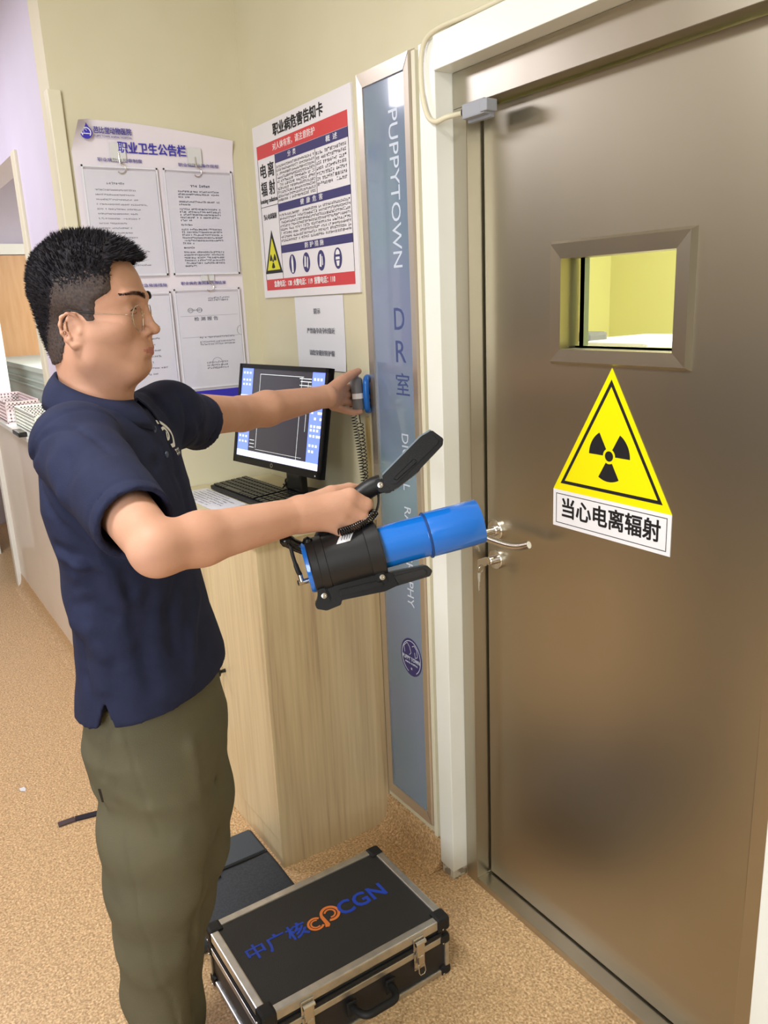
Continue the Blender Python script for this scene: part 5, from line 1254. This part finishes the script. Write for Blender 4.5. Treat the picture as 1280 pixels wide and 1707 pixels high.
# placket buttons and chest print laid on the cloth
sb_ = BVHTree.FromPolygons([tuple(p) for p in spos], [tuple(f) for f in sF])
bfw = Vector(BS.R[0])
def on_shirt(x_unused, y, z): return sb_.ray_cast(Vector(BS.wp((.3, y, z))), -bfw, .5)
for z in (1.388, 1.345):
    h_ = on_shirt(0, .0, z)
    if h_[0] is None: continue
    q = MB(); p = h_[0]; n_ = h_[1]; t_ = Vector((0, 0, 1)).cross(n_).normalized(); q.M = frame(p+n_*.0004, t_, (0, 0, 1)); 
    q.lathe([(.0058, 0), (.0055, .0016), (.0015, .0018)], 20); q.build('button', mat('navy_button', (50, 62, 84), .3), MAN, True)
def chest_poly(mb, pts, cy, cz):
    import itertools
    base = on_shirt(0, cy, cz); 
    if base[0] is None: return
    n_ = base[1]; t_ = Vector((0, 0, 1)).cross(n_).normalized(); u_ = n_.cross(t_).normalized(); vs = []
    for (a, b) in pts:
        o = base[0]+t_*a+u_*b+n_*.03; h_ = sb_.ray_cast(o, -n_, .08); vs.append(tuple((h_[0] if h_[0] is not None else o)+n_*.0014))
    mb.add(vs, [list(range(len(pts)))])
q = MB(); cy, cz = .050, 1.368
def strip(mb, line, w_):
    P_ = spline([(a, b, 0) for a, b in line], 5)
    for i in range(len(P_)-1):
        a = Vector(P_[i]); b = Vector(P_[i+1]); d = (b-a).normalized(); n_ = Vector((-d.y, d.x, 0))*w_/2; a = a-d*w_*.1; b = b+d*w_*.1
        chest_poly(mb, [(a-n_)[:2], (b-n_)[:2], (b+n_)[:2], (a+n_)[:2]], cy, cz)
strip(q, [(-.026, .030), (-.010, .026), (.012, .010), (.017, -.004), (.006, -.016), (-.004, -.017)], .0068)
strip(q, [(-.022, .016), (-.008, .016), (.001, .006), (-.004, -.003), (-.012, -.002), (-.006, .008)], .0055)
for k in range(4):
    x0_ = -.002+.0065*k; strip(q, [(x0_, -.026), (x0_+.0045, -.026)], .0018); strip(q, [(x0_, -.033), (x0_+.0045, -.033)], .0018); strip(q, [(x0_+.002, -.024), (x0_+.002, -.036)], .0015)
q.build('chest_print', M_whiteink, MAN)

# --- trousers
tr = SDF()
LT = [(.62, .022, .108, .140), (.80, .03, .125, .168), (.90, .02, .112, .170), (.97, .02, .102, .160)]
tr.fun(loft(BS, [(.77, .012, .108, .130), (.84, .016, .119, .156), (.90, .022, .108, .161), (.95, .026, .096, .152)]), BS.wp((.02, 0, .86)), .24, .05)
RA = np.array([-1.372, .290, .10]); LA = np.array([-1.442, .345, .10])
def leg(cy, A, tab):
    pts = [BS.wp((x, y, z)) for z, x, y, r in tab]; rr = [t[3] for t in tab]
    lo_ = A; pts.append(lo_+np.array([.0, .0, .16])); rr.append(.062); pts.append(lo_-np.array([0, 0, .035])); rr.append(.055)
    tr.chain(WS, pts, rr, .04, .03)
leg(0, RA, [(.80, .028, -.050, .100), (.66, .018, -.050, .096), (.54, .004, -.046, .091), (.42, -.012, -.042, .077)])
leg(0, LA, [(.80, .03, .050, .096), (.66, .03, .050, .090), (.54, .016, .046, .085), (.42, -.004, .040, .072)])
def tr_post(P, d):
    q = BS.loc(P); x, y, z = q[:, 0], q[:, 1], q[:, 2]
    dn = .0035*np.sin(14*z+26*x+10*y+1.5*np.sin(7*z))*np.clip((.85-z)/.1, 0, 1)+.0025*np.sin(34*z+20*y-22*x)*np.clip((.5-z)/.2, 0, 1)
    seam = .0026*np.exp(-((x-.012+.02*(z-.6))/.0036)**2)*(y < -.07)*(z < .83)
    pk = .0030*np.exp(-((x-.055+.12*(z-.78))/.0036)**2)*(y < -.02)*(z > .70)
    d = d+dn+seam+pk
    return np.maximum(d, .07-z)
def trace2(px_, py_):
    d_ = 1.1
    for _ in range(60):
        e = tr.ev(np.array([at(px_, py_, d_)]))[0]
        if e < .0008: return at(px_, py_, d_)
        d_ += max(e*.8, .0008)
        if d_ > 2.2: return None
TC = []
for l, am, sg in (([(328, 1160), (340, 1220), (352, 1300), (358, 1400)], .006, .008), ([(305, 1170), (318, 1240), (330, 1330)], -.004, .012), ([(182, 1195), (172, 1250), (170, 1300)], .004, .006),
                  ([(135, 1270), (150, 1310), (168, 1345)], .007, .010), ([(200, 1330), (250, 1350), (310, 1340)], -.003, .016), ([(190, 1500), (240, 1530), (320, 1520)], .004, .018), ([(200, 1600), (260, 1640), (330, 1600)], -.004, .018),
                  ([(345, 1440), (325, 1560), (318, 1690)], .006, .012), ([(300, 1400), (295, 1500), (300, 1600)], -.003, .016)):
    P_ = [trace2(*p) for p in l]; P_ = [p for p in P_ if p is not None]
    for a, b in zip(P_[:-1], P_[1:]): TC.append((a, b, am, sg))
def tr_post2(P, d):
    lo_, hi_ = P.min(0)-.04, P.max(0)+.04
    for a, b, am, sg in TC:
        if (np.maximum(a, b) < lo_).any() or (np.minimum(a, b) > hi_).any(): continue
        ab_ = b-a; t_ = np.clip((P-a) @ ab_/(ab_ @ ab_+1e-12), 0, 1); e_ = P-a-t_[:, None]*ab_
        d = d+am*np.exp(-(e_*e_).sum(1)/sg**2)
    return tr_post(P, d)
tr.post = tr_post2
me, tpos, tF = surface_net(tr, B0+[-.22, -.22, .04], B0+[.22, .22, 1.0], .0048, 'trousers')
M_tr = mat('olive_corduroy', (100, 95, 76), .9, rgb2=(92, 88, 71), scale=6, bump=.5, bscale=700, spec=.15)
link('trousers', me, M_tr, MAN, True)
tb_ = BVHTree.FromPolygons([tuple(p) for p in tpos], [tuple(f) for f in tF])
# little black tab at the back pocket
q = MB(); hp = [tb_.ray_cast(Vector(BS.wp((-.03, -.4, z))), Vector(BS.R[1]), .6) for z in (.795, .765)]
if hp[0][0] is not None and hp[1][0] is not None:
    a, b = hp[0][0]+hp[0][1]*.001, hp[1][0]+hp[1][1]*.001; fwv = Vector(BS.R[0])*.003
    q.add([a-fwv, a+fwv, b+fwv, b-fwv], [[0, 1, 2, 3]]); q.build('pocket_tab', M_rubber, MAN)
# shoes
for A in (RA, LA):
    s_ = SDF(); sp = Space(np.array([A[0], A[1], 0]), *dirs(12), 1.0)
    s_.ell(sp, (.06, 0, .045), (.145, .046, .042), .02); s_.ell(sp, (-.03, 0, .07), (.055, .042, .055), .02); s_.ell(sp, (.13, 0, .035), (.07, .048, .032), .02)
    s_.fun(lambda P: .001-P[:, 2], A, .5, 0, 'i')
    me, p_, f_ = surface_net(s_, sp.wp((0, 0, 0))-[.25, .25, .012], sp.wp((0, 0, 0))+[.25, .25, .16], .005, 'shoe')
    link('shoe', me, mat('black_leather', (32, 30, 30), .4), MAN, True)
